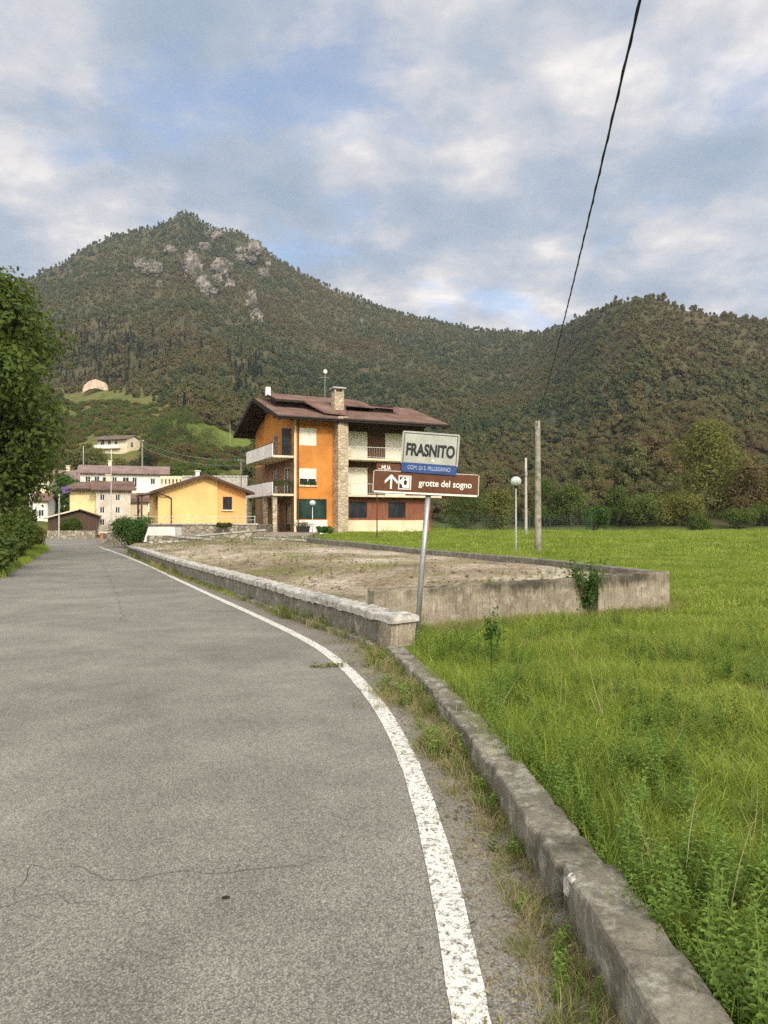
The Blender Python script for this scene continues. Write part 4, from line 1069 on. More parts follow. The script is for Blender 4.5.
# --- orange apartment house
def orange_house():
    th = R(24); X0 = xat(294,61); root = empty('apartment_house',(X0,61,.72),th)
    tag(root,'three storey orange house with brown tiled roof, long balconies and stone chimney','house')
    z1, z2, z3 = 3.15, 6.3, 9.75; L = 12.7; D = 12.9
    SEC = 3.4; CH0, CH1 = 3.45, 4.35; RV = 1.25      # right section is set back behind the balconies
    wf = [(.45,1.95,z2+.9,z2+2.35),(.45,1.95,z1+.75,z1+2.15),(.25,2.85,1.05,2.75)]
    mb = MB(); mb.wall('F',0,0,SEC+.1,-1,z3,wf); mb.wall('K',D,0,L,-1,z3); mb.wall('R',L,RV,D,-1,z3)
    mb.add([(L,0,z3),(L,D,z3),(L,D/2,z3+1.9)],[(0,1,2)]); mb.add([(0,0,z3),(0,D,z3),(0,D/2,z3+1.9)],[(2,1,0)])
    lh = [(1.2,3.0,z2+.05,z2+2.3),(5,6.4,z2+.05,z2+2.3),(1.2,3.0,z1+.05,z1+2.3),(5,6.4,z1+.05,z1+2.3),(1.0,2.4,.1,2.4),(4.5,7,.1,2.5)]
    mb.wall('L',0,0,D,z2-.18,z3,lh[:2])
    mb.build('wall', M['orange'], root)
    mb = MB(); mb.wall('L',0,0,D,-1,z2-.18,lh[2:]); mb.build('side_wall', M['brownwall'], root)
    for w in wf[:1]: window(root,'F',0,*w,'shut',mull=0)
    window(root,'F',0,*wf[1],'half'); window(root,'F',0,*wf[2],'green',mull=1,frame=M['dark'])
    for w in lh[:4]: window(root,'L',0,*w,'glass')
    for w in lh[4:]: window(root,'L',0,*w,'glass',frame=M['wood'])
    # window sill pots
    sb = MB(); sb.box(.40,2.0,-.12,-.002,z1+.62,z1+.74); sb.build('window_sill', M['slab'], root)
    fl = np.random.default_rng(4); C = np.stack([fl.uniform(.5,1.9,260),fl.uniform(-.2,-.02,260),z1+.76+fl.uniform(0,.30,260)],1); Nn = fl.normal(size=(260,3)); Nn /= np.linalg.norm(Nn,axis=1,keepdims=True)
    v,f = leaves(C,Nn,.07,fl); np_mesh('window_plants',v,f,M['leafbush'],fl.random(260),parent=root)
    # white base panel, plinth
    b = MB(); b.box(.2,2.9,-.03,-.002,-.6,.98); b.build('base_panel', M['white'], root)
    # right section
    hs = [[(5.0,7.1,z2+.05,z2+2.45),(8.8,10.8,z2+.05,z2+2.45)],[(5.0,7.1,z1+.05,z1+2.45),(8.8,10.8,z1+.05,z1+2.45)]]
    mb = MB()
    mb.wall('F',RV,CH1-.4,L,z2,z3,hs[0]); mb.wall('F',RV,CH1-.4,L,z1,z2-.001,hs[1]); mb.build('upper_wall', M['wood'], root)
    gfw = [(5.0,6.7,1.15,2.6),(8.7,10.4,1.15,2.6)]
    mb = MB(); mb.wall('F',.35,CH1-.2,L,-1,.98); mb.box(CH1-.2,L,.35,RV,.975,.985); mb.wall('R',L,.35,RV,-1,.98); mb.build('ground_floor_wall', M['cream'], root)
    mb = MB(); mb.wall('F',.42,CH1-.2,L-.1,.985,z1-.2,gfw); mb.build('board_panel', M['redwood'], root)
    for w in gfw: window(root,'F',.42,*w,'glass',frame=M['copper'])
    for g_ in hs:
        for w in g_: window(root,'F',RV,*w,'shut',mull=0)
    # front balconies
    for zz in (z1,z2):
        s_ = MB(); s_.box(CH1+.005,L+.9,-.35,RV-.002,zz-.17,zz); s_.build('balcony_slab', M['slab'], root)
        r_ = MB(); r_.bar((CH1+.01,-.30,zz+.95),(L+.87,-.30,zz+.95),.05,.05); r_.bar((L+.87,-.30,zz+.95),(L+.87,RV,zz+.95),.05,.05)
        r_.bar((CH1+.01,-.30,zz+.12),(L+.87,-.30,zz+.12),.03,.03)
        for uu in np.arange(CH1+.1,L+.87,.22): r_.bar((uu,-.30,zz+.002),(uu,-.30,zz+.94),.012,.012)
        r_.build('railing', M['metalw'], root)
    # low corner parapet by the chimney
    for zz in (z1,z2):
        c_ = MB(); c_.box(CH1+.02,CH1+.6,-.28,-.24,zz+.05,zz+.88); c_.build('balcony_panel', M['slab'], root)
    # side balconies
    for zz in (z1,z2):
        s_ = MB(); s_.box(-1.75,-.002,.05,9.2,zz-.17,zz); s_.build('balcony_slab', M['slab'], root)
        p_ = MB()
        for k in range(9): v0 = .12+k*1.0; p_.box(-1.82,-1.755,v0,v0+.96,zz-.12,zz+.98)
        p_.build('balcony_panel', M['white'], root)
        r_ = MB(); r_.bar((-1.75,.08,zz+1.0),(-.05,.08,zz+1.0),.05); r_.bar((-1.79,.08,zz+1.02),(-1.79,9.1,zz+1.02),.07,.05)
        for uu in np.arange(-1.7,-.02,.14): r_.bar((uu,.08,zz+.002),(uu,.08,zz+.98),.02)
        r_.build('railing', M['dark'], root)
    d_ = MB(); d_.box(-.9,-.12,.5,.56,z2+.05,z2+2.3); d_.build('balcony_screen', M['glass'], root)
    C = np.stack([fl.uniform(-1.7,-.1,420),fl.uniform(.0,.3,420),z1+fl.uniform(.65,1.15,420)],1); Nn = fl.normal(size=(420,3)); Nn /= np.linalg.norm(Nn,axis=1,keepdims=True)
    v,f = leaves(C,Nn,.07,fl); np_mesh('balcony_plants',v,f,M['leafdark'],fl.random(420),parent=root)
    # ground floor side pillars
    for vv in (.3,3.2,8.9):
        c_ = MB(); c_.box(-1.7,-1.35,vv,vv+.35,-1,z1-.175); c_.build('pillar', M['stone'], root)
    wl = MB(); wl.box(.0,.16,-.06,-.003,-.9,z3-.05); wl.build('corner_pilaster', M['cream'], root)
    dp = MB(); dp.tube([(.33,-.09,-.6),(.33,-.09,z3-.2)],.045,8); dp.build('downpipe', M['copper'], root)
    # chimney breast of pale stone
    ch = MB(); ch.box(CH0,CH1,-1.15,.34,-1,z3-.12); ch.build('stone_pier', M['stone'], root)
    # roof, ridge along u
    ov = 1.35; vm = D/2; slope = 2.45/(vm); ze = z3+.05-ov*.30; zr = z3+.05+vm*.30+.2
    def zr_at(v): return ze+(v+ov)*(zr-ze)/(vm+ov)
    rf = MB(); uL = -1.85; uS = 3.9; uR = L+1.1
    tt = .18
    slab_roof(rf,[(uL,-ov,ze),(uS,-ov,ze),(uS,vm,zr),(uL,vm,zr)],tt)
    slab_roof(rf,[(uS+.002,-ov-.2,ze+.02),(uR,-ov-.2,ze+.02),(uR,vm,zr+.05),(uS+.002,vm,zr+.05)],tt+.05)
    slab_roof(rf,[(uL,vm+.003,zr),(uR,vm+.003,zr),(uR,D+ov,ze),(uL,D+ov,ze)],tt)
    # raised upper plane on the left part and its sloping shoulder down to the pier
    va = 2.2
    slab_roof(rf,[(-1.0,va,zr_at(va)+.75),(8.2,va,zr_at(va)+.62),(8.2,vm+.3,zr+.55),(-1.0,vm+.3,zr+.62)],.14)
    slab_roof(rf,[(2.6,-.2,zr_at(-.2)+.32),(4.4,-.6,zr_at(-.6)+.30),(5.4,va+.1,zr_at(va)+.66),(1.6,va+.1,zr_at(va)+.74)],.14)
    ro = rf.build('roof', M['tile'], root)
    dk = MB(); dk.box(-.8,5.2,va+.5,vm,zr_at(va)+.05,zr_at(va)+.62); dk.build('clerestory', M['woodd'], ro)
    fa = MB(); fa.bar((uL,-ov-.03,ze-.12),(uS,-ov-.03,ze-.12),.05,.26); fa.bar((uS,-ov-.23,ze-.12),(uR,-ov-.23,ze-.12),.05,.30); fa.bar((uL-.03,-ov,ze-.12),(uL-.03,vm,zr-.12),.05,.34); fa.bar((uL-.03,D+ov,ze-.12),(uL-.03,vm,zr-.12),.05,.34)
    fa.bar((-1.03,va-.02,zr_at(va)+.63),(1.6,va-.02,zr_at(va)+.63),.06,.2); fa.bar((-1.04,va,zr_at(va)+.66),(-1.04,vm,zr+.53),.06,.24)
    fa.build('fascia', M['woodd'], ro)
    so = MB(); slab_roof(so,[(uL+.05,-ov+.03,ze-tt-.02),(uR-.05,-ov+.03,ze-tt-.02),(uR-.05,vm,zr-tt-.05),(uL+.05,vm,zr-tt-.05)],.05)
    slab_roof(so,[(uL+.05,vm+.01,zr-tt-.05),(uR-.05,vm+.01,zr-tt-.05),(uR-.05,D+ov-.03,ze-tt-.02),(uL+.05,D+ov-.03,ze-tt-.02)],.05)
    for uu in np.arange(uL+.3,uR,1.0): so.bar((uu,-ov+.05,ze-tt-.14),(uu,1.0,zr_at(1.0)-tt-.14),.12,.16)
    for vv in (0,vm*.5,vm,vm*1.5,D): so.bar((uL+.1,vv,(zr_at(vv) if vv<=vm else zr_at(2*vm-vv))-tt-.22),(.0,vv,(zr_at(vv) if vv<=vm else zr_at(2*vm-vv))-tt-.22),.18,.24)
    so.build('eaves', M['woodd'], ro)
    # skylight recess right
    sk = MB(); vq = 2.6; sk.box(7.9,10.2,vq,vq+.9,zr_at(vq)+.02,zr_at(vq)+.72); sk.build('dormer_recess', M['woodd'], ro)
    sk = MB(); slab_roof(sk,[(7.4,vq-.35,zr_at(vq)+.55),(10.6,vq-.35,zr_at(vq)+.50),(10.6,vq+2.8,zr_at(vq+2.8)+.15),(7.4,vq+2.8,zr_at(vq+2.8)+.15)],.1); sk.build('dormer_roof', M['tile'], ro)
    gt = MB(); gt.tube([(uS,-ov-.28,ze-.08),(uR,-ov-.28,ze-.08)],.07,8); gt.tube([(uL,-ov-.09,ze-.08),(uS,-ov-.09,ze-.08)],.07,8); gt.build('gutter', M['dark'], ro)
    # chimney on roof
    cz = zr_at(1.2); c0 = MB(); c0.box(3.75,4.6,.55,1.35,cz-.6,cz+1.75); cc = c0.build('chimney', M['stone'], ro)
    c1 = MB(); c1.box(3.6,4.75,.40,1.5,cz+2.03,cz+2.15); 
    for (a,b_) in ((3.77,.57),(4.47,.57),(3.77,1.22),(4.47,1.22)): c1.box(a,a+.1,b_,b_+.1,cz+1.75,cz+2.03)
    c1.build('chimney_cap', M['cpole'], cc)
    # small white chimney/vent on the left verge
    c0 = MB(); c0.box(-1.15,-.75,vm-1.9,vm-1.5,zr+.0,zr+.75); c0.build('vent_pipe', M['white'], ro)
    # antenna + dish
    am = MB(); am.tube([(3.6,2.6,cz+1),(3.6,2.6,cz+3.9)],.03,6); am.bar((3.2,2.6,cz+3.3),(4.0,2.6,cz+3.3),.025)
    for k in range(5): am.bar((3.25+k*.18,2.35,cz+3.3),(3.25+k*.18,2.85,cz+3.3),.015)
    an = am.build('antenna', M['metal'], ro)
    ds = MB(); ds.ball((3.6,2.5,cz+3.8),.19,12,8,1.0); 
    for i_,q_ in enumerate(ds.v): ds.v[i_] = (q_[0], 2.5+(q_[1]-2.5)*.25, q_[2])
    ds.build('dish', M['whitepaint'], an, smooth=True)
    dp = MB(); dp.tube([(L-.1,.3,-.6),(L-.1,.3,z1-.2)],.05,8); dp.tube([(L+.25,.5,-.6),(L+.25,.5,z1-.2)],.04,6); dp.build('downpipe', M['red'], root)
orange_house()

# --- small yellow house
def yellow_house():
    Y = 55; x0 = xat(158,Y); L = 6.56; z0 = zat(522,Y); ze = zat(491,Y)-z0; zr = zat(475,Y)-z0
    root = empty('yellow_house',(x0,Y,z0),R(22)); tag(root,'small single storey yellow house with low gable facing the road','house','houses of the village')
    sp = L*.665; w1 = (L*.73,L*.84,.95,1.95)
    zl = lambda u: ze+(zr-ze)*(1-abs(u-L*.52)/(L*.52))
    f = MB(); f.add([(0,0,-.6),(sp,0,-.6),(sp,0,zl(sp)),(L*.52,0,zr),(0,0,ze)],[(0,1,2,3,4)]); f.wall('L',0,0,8,-.6,ze,[(1.0,1.9,.9,2.0)]); f.wall('K',8,0,L,-.6,ze); f.add([(0,8,ze),(L,8,ze),(L*.52,8,zr)],[(2,1,0)])
    f.build('wall', M['yellow'], root)
    g = MB(); g.wall('F',.14,sp,L,-.6,ze,[w1]); g.add([(sp,.14,ze),(L,.14,ze),(sp,.14,zl(sp))],[(0,1,2)]); g.wall('R',L,.14,8,-.6,ze)
    g.add([(sp,0,-.6),(sp,.14,-.6),(sp,.14,zl(sp)),(sp,0,zl(sp))],[(0,1,2,3)]); g.build('side_wall', M['yellow2'], root)
    wd = window(root,'F',.14,*w1,'glass',frame=M['copper'])
    gr = MB(); 
    for k in range(5): uu = w1[0]+.08+k*(w1[1]-w1[0]-.16)/4; gr.bar((uu,.13,w1[2]),(uu,.13,w1[3]),.02)
    gr.build('window_bars', M['dark'], wd)
    window(root,'L',0,1.0,1.9,.9,2.0,'glass',frame=M['dark'])
    s = MB(); s.box(w1[0]-.08,w1[1]+.08,-.02,.137,w1[2]-.1,w1[2]-.003); s.build('window_sill', M['slab'], root)
    ov = .55; um = L*.52; th = .14; zrr = zr+.16; k = (zr-ze)/(L*.52)
    rf = MB(); slab_roof(rf,[(-ov,-ov,ze+.16-ov*k),(um,-ov,zrr),(um,8.4,zrr),(-ov,8.4,ze+.16-ov*k)],th); slab_roof(rf,[(um+.002,-ov,zrr),(L+ov,-ov,ze+.16-ov*k),(L+ov,8.4,ze+.16-ov*k),(um+.002,8.4,zrr)],th)
    ro = rf.build('roof', M['tileg'], root)
    e = MB(); e.bar((-ov,-ov-.03,ze-ov*k+.06),(um,-ov-.03,zrr-.1),.05,.2); e.bar((L+ov,-ov-.03,ze-ov*k+.06),(um,-ov-.03,zrr-.1),.05,.2); e.build('fascia', M['copper'], ro)
    c = MB(); c.box(um-.2,um+.1,3.5,3.9,zrr-.2,zrr+.42); c.box(um-.28,um+.18,3.42,3.98,zrr+.42,zrr+.49); c.build('chimney', M['white'], ro)
    # side porch
    pc = MB(); slab_roof(pc,[(-1.35,-.5,ze-.22),(-.05,-.5,ze-.02),(-.05,3.8,ze-.02),(-1.35,3.8,ze-.22)],.12); pc.build('porch_roof', M['tileg'], root)
    for vv in (-.3,3.5): q_ = MB(); q_.box(-1.25,-1.12,vv,vv+.13,-.6,ze-.36); q_.build('porch_post', M['copper'], root)
    d = MB(); d.tube([(-.35,-.62,ze+.0),(.2,-.3,ze-.25),(.75,-.08,ze-.42),(.95,-.07,ze-.55),(.95,-.07,-.3)],.045,8); d.build('downpipe', M['dark'], root)
    # terrace under it
    t0 = empty('terrace_wall',(0,0,0)); tag(t0,'rubble stone retaining wall under the small yellow house','wall')
    m = MB(); m.prism([(x0-1.8,Y-2.2,0),(x0+L+.8,Y-2.2,0),(x0+L+1.2,Y+9,0),(x0-1.8,Y+9,0)],[(x0-1.8,Y-2.2,z0-.2),(x0+L+1.2,Y-2.2,z0-.2),(x0+L+1.2,Y+9,z0-.2),(x0-1.8,Y+9,z0-.2)]); m.build('wall_body', M['rubble'], t0)
    m = MB(); m.box(x0-1.85,x0+L+1.25,Y-2.26,Y-1.9,z0-.2,z0-.10); m.build('coping', M['cap'], t0)
    # railing
    r0 = empty('railing',(x0-1.2,Y-2.08,z0-.1)); tag(r0,'thin pale metal railing in front of the small yellow house','railing')
    W = L+2.2; m = MB(); m.bar((0,0,.5),(W,0,.5),.035); m.bar((0,0,.25),(W,0,.25),.025); m.build('rail', M['metalw'], r0)
    for k in range(8): m = MB(); m.bar((W*k/7,0,-.002),(W*k/7,0,.55),.04); m.build('post', M['metalw'], r0)
yellow_house()
# low hedge strip beneath the yellow house window
p = px(226,526,52.4); shrub('low_hedge','low dark clipped hedge below the barred window of the yellow house','hedge',(p.x,52.2,zat(527,52.4)-.05),.35,.9,M['leafdark'],1800,.06,seed=77,nl=16)

# white plastered block wall and low capped walls
a = px(146,541,44.5); b = px(175,541,44.5)
root = empty('white_wall',(a.x,44.5,.35)); tag(root,'short white plastered wall with dark coping beside the round bush','wall')
W = b.x-a.x; Hw = zat(526,44.5)-.35
m = MB(); m.prism([(-.15,0,0),(W,0,0),(W,1.4,0),(-.15,1.4,0)],[(.15,0,Hw),(W,0,Hw),(W,1.4,Hw),(.15,1.4,Hw)]); m.build('wall_body',M['white'],root)
m = MB(); m.box(.08,W+.06,-.06,1.46,Hw+.002,Hw+.09); m.build('coping',M['tileg'],root)
def capped(label, A, B, zb=0.):
    A = Vector(A); B = Vector(B); r = empty('stone_wall',(A.x,A.y,0)); tag(r,label,'wall','low stone walls in front of the houses')
    L_ = Vector((B.x-A.x,B.y-A.y,0)); n_ = L_.normalized(); s = Vector((-n_.y,n_.x,0))*.15
    m = MB(); m.prism([Vector((0,0,zb))-s,L_+Vector((0,0,zb))-s,L_+Vector((0,0,zb))+s,Vector((0,0,zb))+s],[Vector((0,0,A.z-.09))-s,L_+Vector((0,0,B.z-.09))-s,L_+Vector((0,0,B.z-.09))+s,Vector((0,0,A.z-.09))+s]); m.build('wall_body',M['rubble'],r)
    s = s*1.35; m = MB(); m.prism([Vector((0,0,A.z-.088))-s,L_+Vector((0,0,B.z-.088))-s,L_+Vector((0,0,B.z-.088))+s,Vector((0,0,A.z-.088))+s],[Vector((0,0,A.z))-s,L_+Vector((0,0,B.z))-s,L_+Vector((0,0,B.z))+s,Vector((0,0,A.z))+s]); m.build('coping',M['cap'],r)
capped('nearer low stone wall with pale coping sloping down to the right from the white wall', px(175,535.5,41), px(252,542.5,39.5))
capped('farther low stone wall with pale coping rising towards the orange house', px(196,535,43), px(266,529,43.2))
capped('short low stone wall in front of the orange house entrance', px(256,537,41.3), px(314,540,40.4))

# loose pale stones in a row across the far lot
gst = 'row of pale stones at the far end of the lot'
for i in range(9):
    xx = 152+i*9+random.uniform(-2,2); q = px(xx,545,37.5+i*.1); m = MB(); m.ball((0,0,0),.14+random.random()*.08,9,6,.55,.6)
    tag(m.build('stone',M['cap'],None,(q.x,q.y,.50),smooth=False),'pale loose stone in the row across the far end of the gravel lot','stone',gst)

# planter at the corner of orange house
p = px(303,531,56); root = empty('planter',(p.x,56,.78)); tag(root,'dark planter box with a low shrub by the corner of the orange house','planter')
m = MB(); m.prism([(-.45,-.25,0),(.45,-.25,0),(.45,.25,0),(-.45,.25,0)],[(-.5,-.3,.45),(.5,-.3,.45),(.5,.3,.45),(-.5,.3,.45)]); m.build('box',M['dark'],root)
fl = np.random.default_rng(8); C = fl.normal(size=(500,3))*np.array([.35,.2,.12])+np.array([0,0,.55]); Nn = fl.normal(size=(500,3)); Nn /= np.linalg.norm(Nn,axis=1,keepdims=True); v,f = leaves(C,Nn,.05,fl); np_mesh('foliage',v,f,M['leafdark'],fl.random(500),parent=root)
p = px(322,535,50); shrub('low_shrub','low green shrub at the foot of the white wall panel','shrub',(p.x,50,.75),.5,1.1,M['leafbush'],2200,.06,seed=78,nl=12)

# --- village houses
def wrow(us, w, zs, h): return [(u,u+w,z,z+h) for u in us for z in zs]
# tall pale house: corner at px 96
Y = 76; xc = xat(96,Y); rz = R(-18)
L = 3.3; zt = zat(489,Y)
simple_house('village_house','tall three storey house, lemon yellow side wall and pale front with three rows of windows',(xc,Y,.0),R(22),3.35,7,zt-.0,.9,M['pale'],M['tileo'],
   wrow((.35,1.85),.48,(1.2,2.45,3.75),.66), (), 'u', .5, sidem=None)
root_a = empty('village_house',(xat(68.5,Y+.8),Y+.8,0),R(3)); tag(root_a,'lemon yellow windowless house wing left of the tall pale front','house','houses of the village')
W = xat(95.6,Y+.8)-xat(68.5,Y+.8); m = MB(); m.wall('F',0,0,W,-1,zt+.05); m.wall('L',0,0,6,-1,zt+.05,[(1,1.8,2.2,3.1)]); m.wall('K',6,0,W,-1,zt); m.build('wall',M['lemon'],root_a)
window(root_a,'L',0,1,1.8,2.2,3.1)
m = MB(); slab_roof(m,[(-.7,-.6,zt+.05),(W+.1,-.6,zt+.05),(W-.2,3,zt+.95),(-.1,3,zt+.95)],.14); slab_roof(m,[(-.1,3.002,zt+.95),(W-.2,3.002,zt+.95),(W+.1,6.6,zt+.05),(-.7,6.6,zt+.05)],.14); ro = m.build('roof',M['tileo'],root_a)
m = MB(); m.bar((-.7,-.63,zt-.02),(W,-.63,zt-.02),.05,.16); m.build('fascia',M['dark'],ro)
m = MB(); m.tube([(.08,-.07,0),(.08,-.07,zt)],.05,6); m.build('downpipe',M['dark'],root_a)
# long white house behind
Y = 97; x0 = xat(80,Y); L = xat(157,Y)-x0; z0 = Hs(x0+5,Y); zt = zat(472,Y)-z0
hh = zt
simple_house('village_house','long white and cream house with a row of small windows behind the tall house',(x0,Y,z0),R(16),L*1.07,6,hh,1.0,M['white'],M['tilep'],
   [(L*a,L*(a+.065),hh-1.35,hh-.55) for a in (.06,.17)]+[(L*.27,L*.37,hh-1.35,hh-.6)]+[(L*.39,L*.45,hh-1.35,hh-.6),(L*.52,L*.60,hh-2.4,hh-.6),(L*.64,L*.70,hh-2.4,hh-.6),(L*.87,L*.93,hh-1.5,hh-.7)],(), 'u', .5, found=6)
# cream wing behind right (small) with tiled roof
Y = 84; x0 = xat(125,Y); L = xat(147,Y)-x0; zt = zat(501,Y)
simple_house('village_house','low cream house with brown roof between tall pale house and yellow house',(x0,Y,0),R(20),L,5,zt,.9,M['cream'],M['tileo'],[(L*.5,L*.66,zt-1.4,zt-.9)],(), 'u', .4)
# pink roofed house
Y = 104; x0 = xat(50,Y); L = xat(80,Y)-x0; z0 = Hs(x0,Y)-1; zt = zat(479,Y)-z0
simple_house('village_house','house with pinkish low roof left of the long white house',(x0,Y,z0),R(8),L*1.1,6,zt,1.3,M['cream'],M['tilep'],[(L*.6,L*.75,zt-1.6,zt-.8)],(), 'u', .7, found=6)
Y = 90; x0 = xat(29,Y); L = xat(41,Y)-x0; z0 = 0; zt = zat(478,Y)
simple_house('village_house','narrow pale house behind the leaves of the left tree',(x0,Y,z0),R(10),L*1.6,5,zt,.7,M['pale'],M['tileo'],[(.4,1.1,zt-1.6,zt-.7)],(), 'u', .4, found=3)
Y = 84; x0 = xat(33,Y); L = xat(46.5,Y)-x0; zt = zat(500,Y)
simple_house('village_house','small pale house with two stacked windows near the road bend',(x0,Y,0),R(14),L,5,zt,.8,M['white'],M['tileo'],wrow((L*.35,),.6,(.8,2.2),.75),(), 'u', .4)
# chalet on the hill
p = hit(97,455,110,300); s = p.y/FX; Wc = 34*s; 
root = empty('hillside_house',(p.x,p.y,p.z-.3),R(-14)); tag(root,'cream chalet with long balcony standing alone on the hillside','house','houses of the village')
hw_ = 17*s; wf_ = [(Wc*.12,Wc*.24,hw_*.50,hw_*.86),(Wc*.36,Wc*.46,hw_*.46,hw_*.86),(Wc*.58,Wc*.68,hw_*.50,hw_*.86)]
m = MB(); m.wall('F',0,0,Wc,-3,hw_,wf_); m.wall('R',Wc,0,7,-3,hw_,[(2,3.2,hw_*.5,hw_*.8)]); m.wall('L',0,0,7,-3,hw_); m.wall('K',7,0,Wc,-3,hw_)
m.add([(0,0,hw_),(0,7,hw_),(0,3.5,hw_+1.1)],[(0,1,2)]); m.add([(Wc,0,hw_),(Wc,7,hw_),(Wc,3.5,hw_+1.1)],[(0,1,2)]); m.build('wall',M['cream'],root)
for w in wf_: window(root,'F',0,*w)
window(root,'R',Wc,2,3.2,hw_*.5,hw_*.8)
gable_roof(root,-.8,Wc+.5,-1.3,8,hw_-.25,hw_+1.3,.18,M['tileg'])
m = MB(); m.box(-.3,Wc*.80,-1.1,-.002,hw_*.40,hw_*.44); bs_ = m.build('balcony_slab',M['slab'],root)
m = MB(); m.box(-.3,Wc*.80,-1.14,-1.1,hw_*.44,hw_*.62); m.build('balcony_panel',M['white'],root)
# wooden shed
Y = 71; x0 = xat(48,Y); x1 = xat(94,Y); W = x1-x0; root = empty('shed',(x0,Y,-.1),R(22)); tag(root,'brown boarded shed with crooked pale edged roof by the road','shed')
za = zat(516,Y)+.1; zb = zat(510,Y)+.1; ze2 = zat(516,Y)+.1; xm = W*.62
m = MB(); m.add([(0,0,0),(W,0,0),(W,0,ze2),(xm,0,zb),(0,0,za-.25)],[(0,1,2,3,4)]); m.add([(0,4,0),(W,4,0),(W,4,ze2),(xm,4,zb),(0,4,za-.25)],[(4,3,2,1,0)]); m.wall('L',0,0,4,0,za-.3); m.wall('R',W,0,4,0,ze2); m.build('wall',M['shed'],root)
m = MB(); slab_roof(m,[(-.5,-.4,za-.2),(xm,-.4,zb+.15),(xm,4.4,zb+.15),(-.5,4.4,za-.2)],.1); slab_roof(m,[(xm+.002,-.4,zb+.15),(W+.4,-.4,ze2+.02),(W+.4,4.4,ze2+.02),(xm+.002,4.4,zb+.15)],.1); ro=m.build('roof',M['tileo'],root)
m = MB(); m.bar((-.5,-.43,za-.24),(xm,-.43,zb+.10),.05,.13); m.build('fascia',M['slab'],ro)
# low stone wall below shed, brick pier
Yw = 68.5; m = MB(); m.box(0,xat(95,Yw)-xat(47,Yw),0,.3,-.2,.75); tag(m.build('garden_wall',M['rubble'],None,(xat(47,Yw),Yw,0)),'low rubble garden wall at the road bend below the brown shed','wall')
Yw = 62; r0 = empty('brick_pier',(xat(105,Yw),Yw,0)); tag(r0,'small terracotta brick pier at the foot of the tall pale house','pier')
m = MB(); m.box(-.4,.4,0,.8,-.1,.62); m.build('shaft',M['brick'],r0); m = MB(); m.box(-.47,.47,-.07,.87,.622,.72); m.build('coping',M['slab'],r0)
# long low wall with arches behind yellow house
Y = 92; x0 = xat(160,Y); x1 = xat(182,Y); z0 = zat(488,Y); m = MB(); zt2 = zat(477,Y)-z0; W = x1-x0
hl = [(W*k/6+.12,W*(k+1)/6-.12,zt2*.35,zt2*.8) for k in range(6)]; m.wall('F',0,0,W,-5,zt2,hl,.3); m.wall('K',.5,0,W,-5,zt2); m.box(0,W,.0,.5,zt2-.001,zt2+.12)
tag(m.build('balustrade_wall',M['cream'],None,(x0,Y,z0)),'cream pierced wall beside the end of the long white house','wall')
Y = 90; x0 = xat(183,Y); x1 = xat(247,Y); z0 = zat(490,Y); m = MB(); m.box(0,x1-x0,0,.4,-5,zat(477,Y)-z0); m.box(-.1,x1-x0+.1,-.06,.46,zat(477,Y)-z0+.002,zat(476,Y)-z0+.06)
tag(m.build('retaining_wall',M['cap'],None,(x0,Y,z0)),'pale concrete retaining wall behind the yellow house roof','wall')

# ------------------------------------------------------------------ poles, lamps, cables
def pole(name, label, cat, loc, h, r0, r1, mat, cross=False, group=None, lean=(0,0)):
    root = empty(name, loc); tag(root,label,cat,group)
    m = MB(); m.tube([(lean[0]*k/6,lean[1]*k/6,-.3+(h+.3)*k/6) for k in range(7)],[r0+(r1-r0)*k/6 for k in range(7)],12); m.build('shaft',mat,root,smooth=True)
    if cross:
        m = MB(); m.bar((-.3,-.02-r1,h-.15),(.3,-.02-r1,h-.15),.05); m.build('crossarm',M['metal'],root)
        m = MB(); 
        for x in (-.22,.22): m.ball((x,-.02-r1,h-.06),.05,8,6)
        m.build('insulator',M['whitepaint'],root,smooth=True)
    return root
PY0 = 32.; PX0 = xat(538,PY0); ptop = zat(421,PY0)
rp = pole('utility_pole','weathered wooden utility pole standing in the meadow right of the globe lamp','pole',(PX0,PY0,Hs(PX0,PY0)),ptop-Hs(PX0,PY0),.16,.11,M['pole'],False)
m = MB(); m.box(-.04,.04,-.16,-.11,ptop-Hs(PX0,PY0)-.35,ptop-Hs(PX0,PY0)-.1); m.build('cable_clamp',M['metal'],rp)
# overhead cable
m = MB(); pts = []
for Yc in np.linspace(-18,32,60):
    z = 5.18+(Yc-7)**2*.00125; pts.append((.865+.18*Yc, Yc, z))
pts[-1] = (PX0-.02,PY0-.12,ptop-.2)
m.tube(pts,.010,8); 
tw2 = []
for i in range(900):
    t = i/899; Yc = -18+50*t; a = Yc*9; tw2.append((.865+.18*Yc+.009*math.cos(a), Yc, 5.18+(Yc-7)**2*.00125+.009*math.sin(a)))
m.tube(tw2,.006,5)
tag(m.build('overhead_cable',M['cable'],None,smooth=True),'black twisted overhead cable crossing the sky towards the wooden pole','cable')
Y = 62; x = xat(526,Y); z0 = Hs(x,Y); rr = pole('utility_pole','thin pale metal pole between globe lamp and wooden pole, ladder box near its top','pole',(x,Y,z0),zat(458,Y)-z0,.13,.09,M['cpole'])
m = MB(); m.bar((0,-.14,zat(476,Y)-z0),(0,-.14,zat(476,Y)-z0+.35),.16,.14); m.build('junction_box',M['metal'],rr)
Y = 25.5
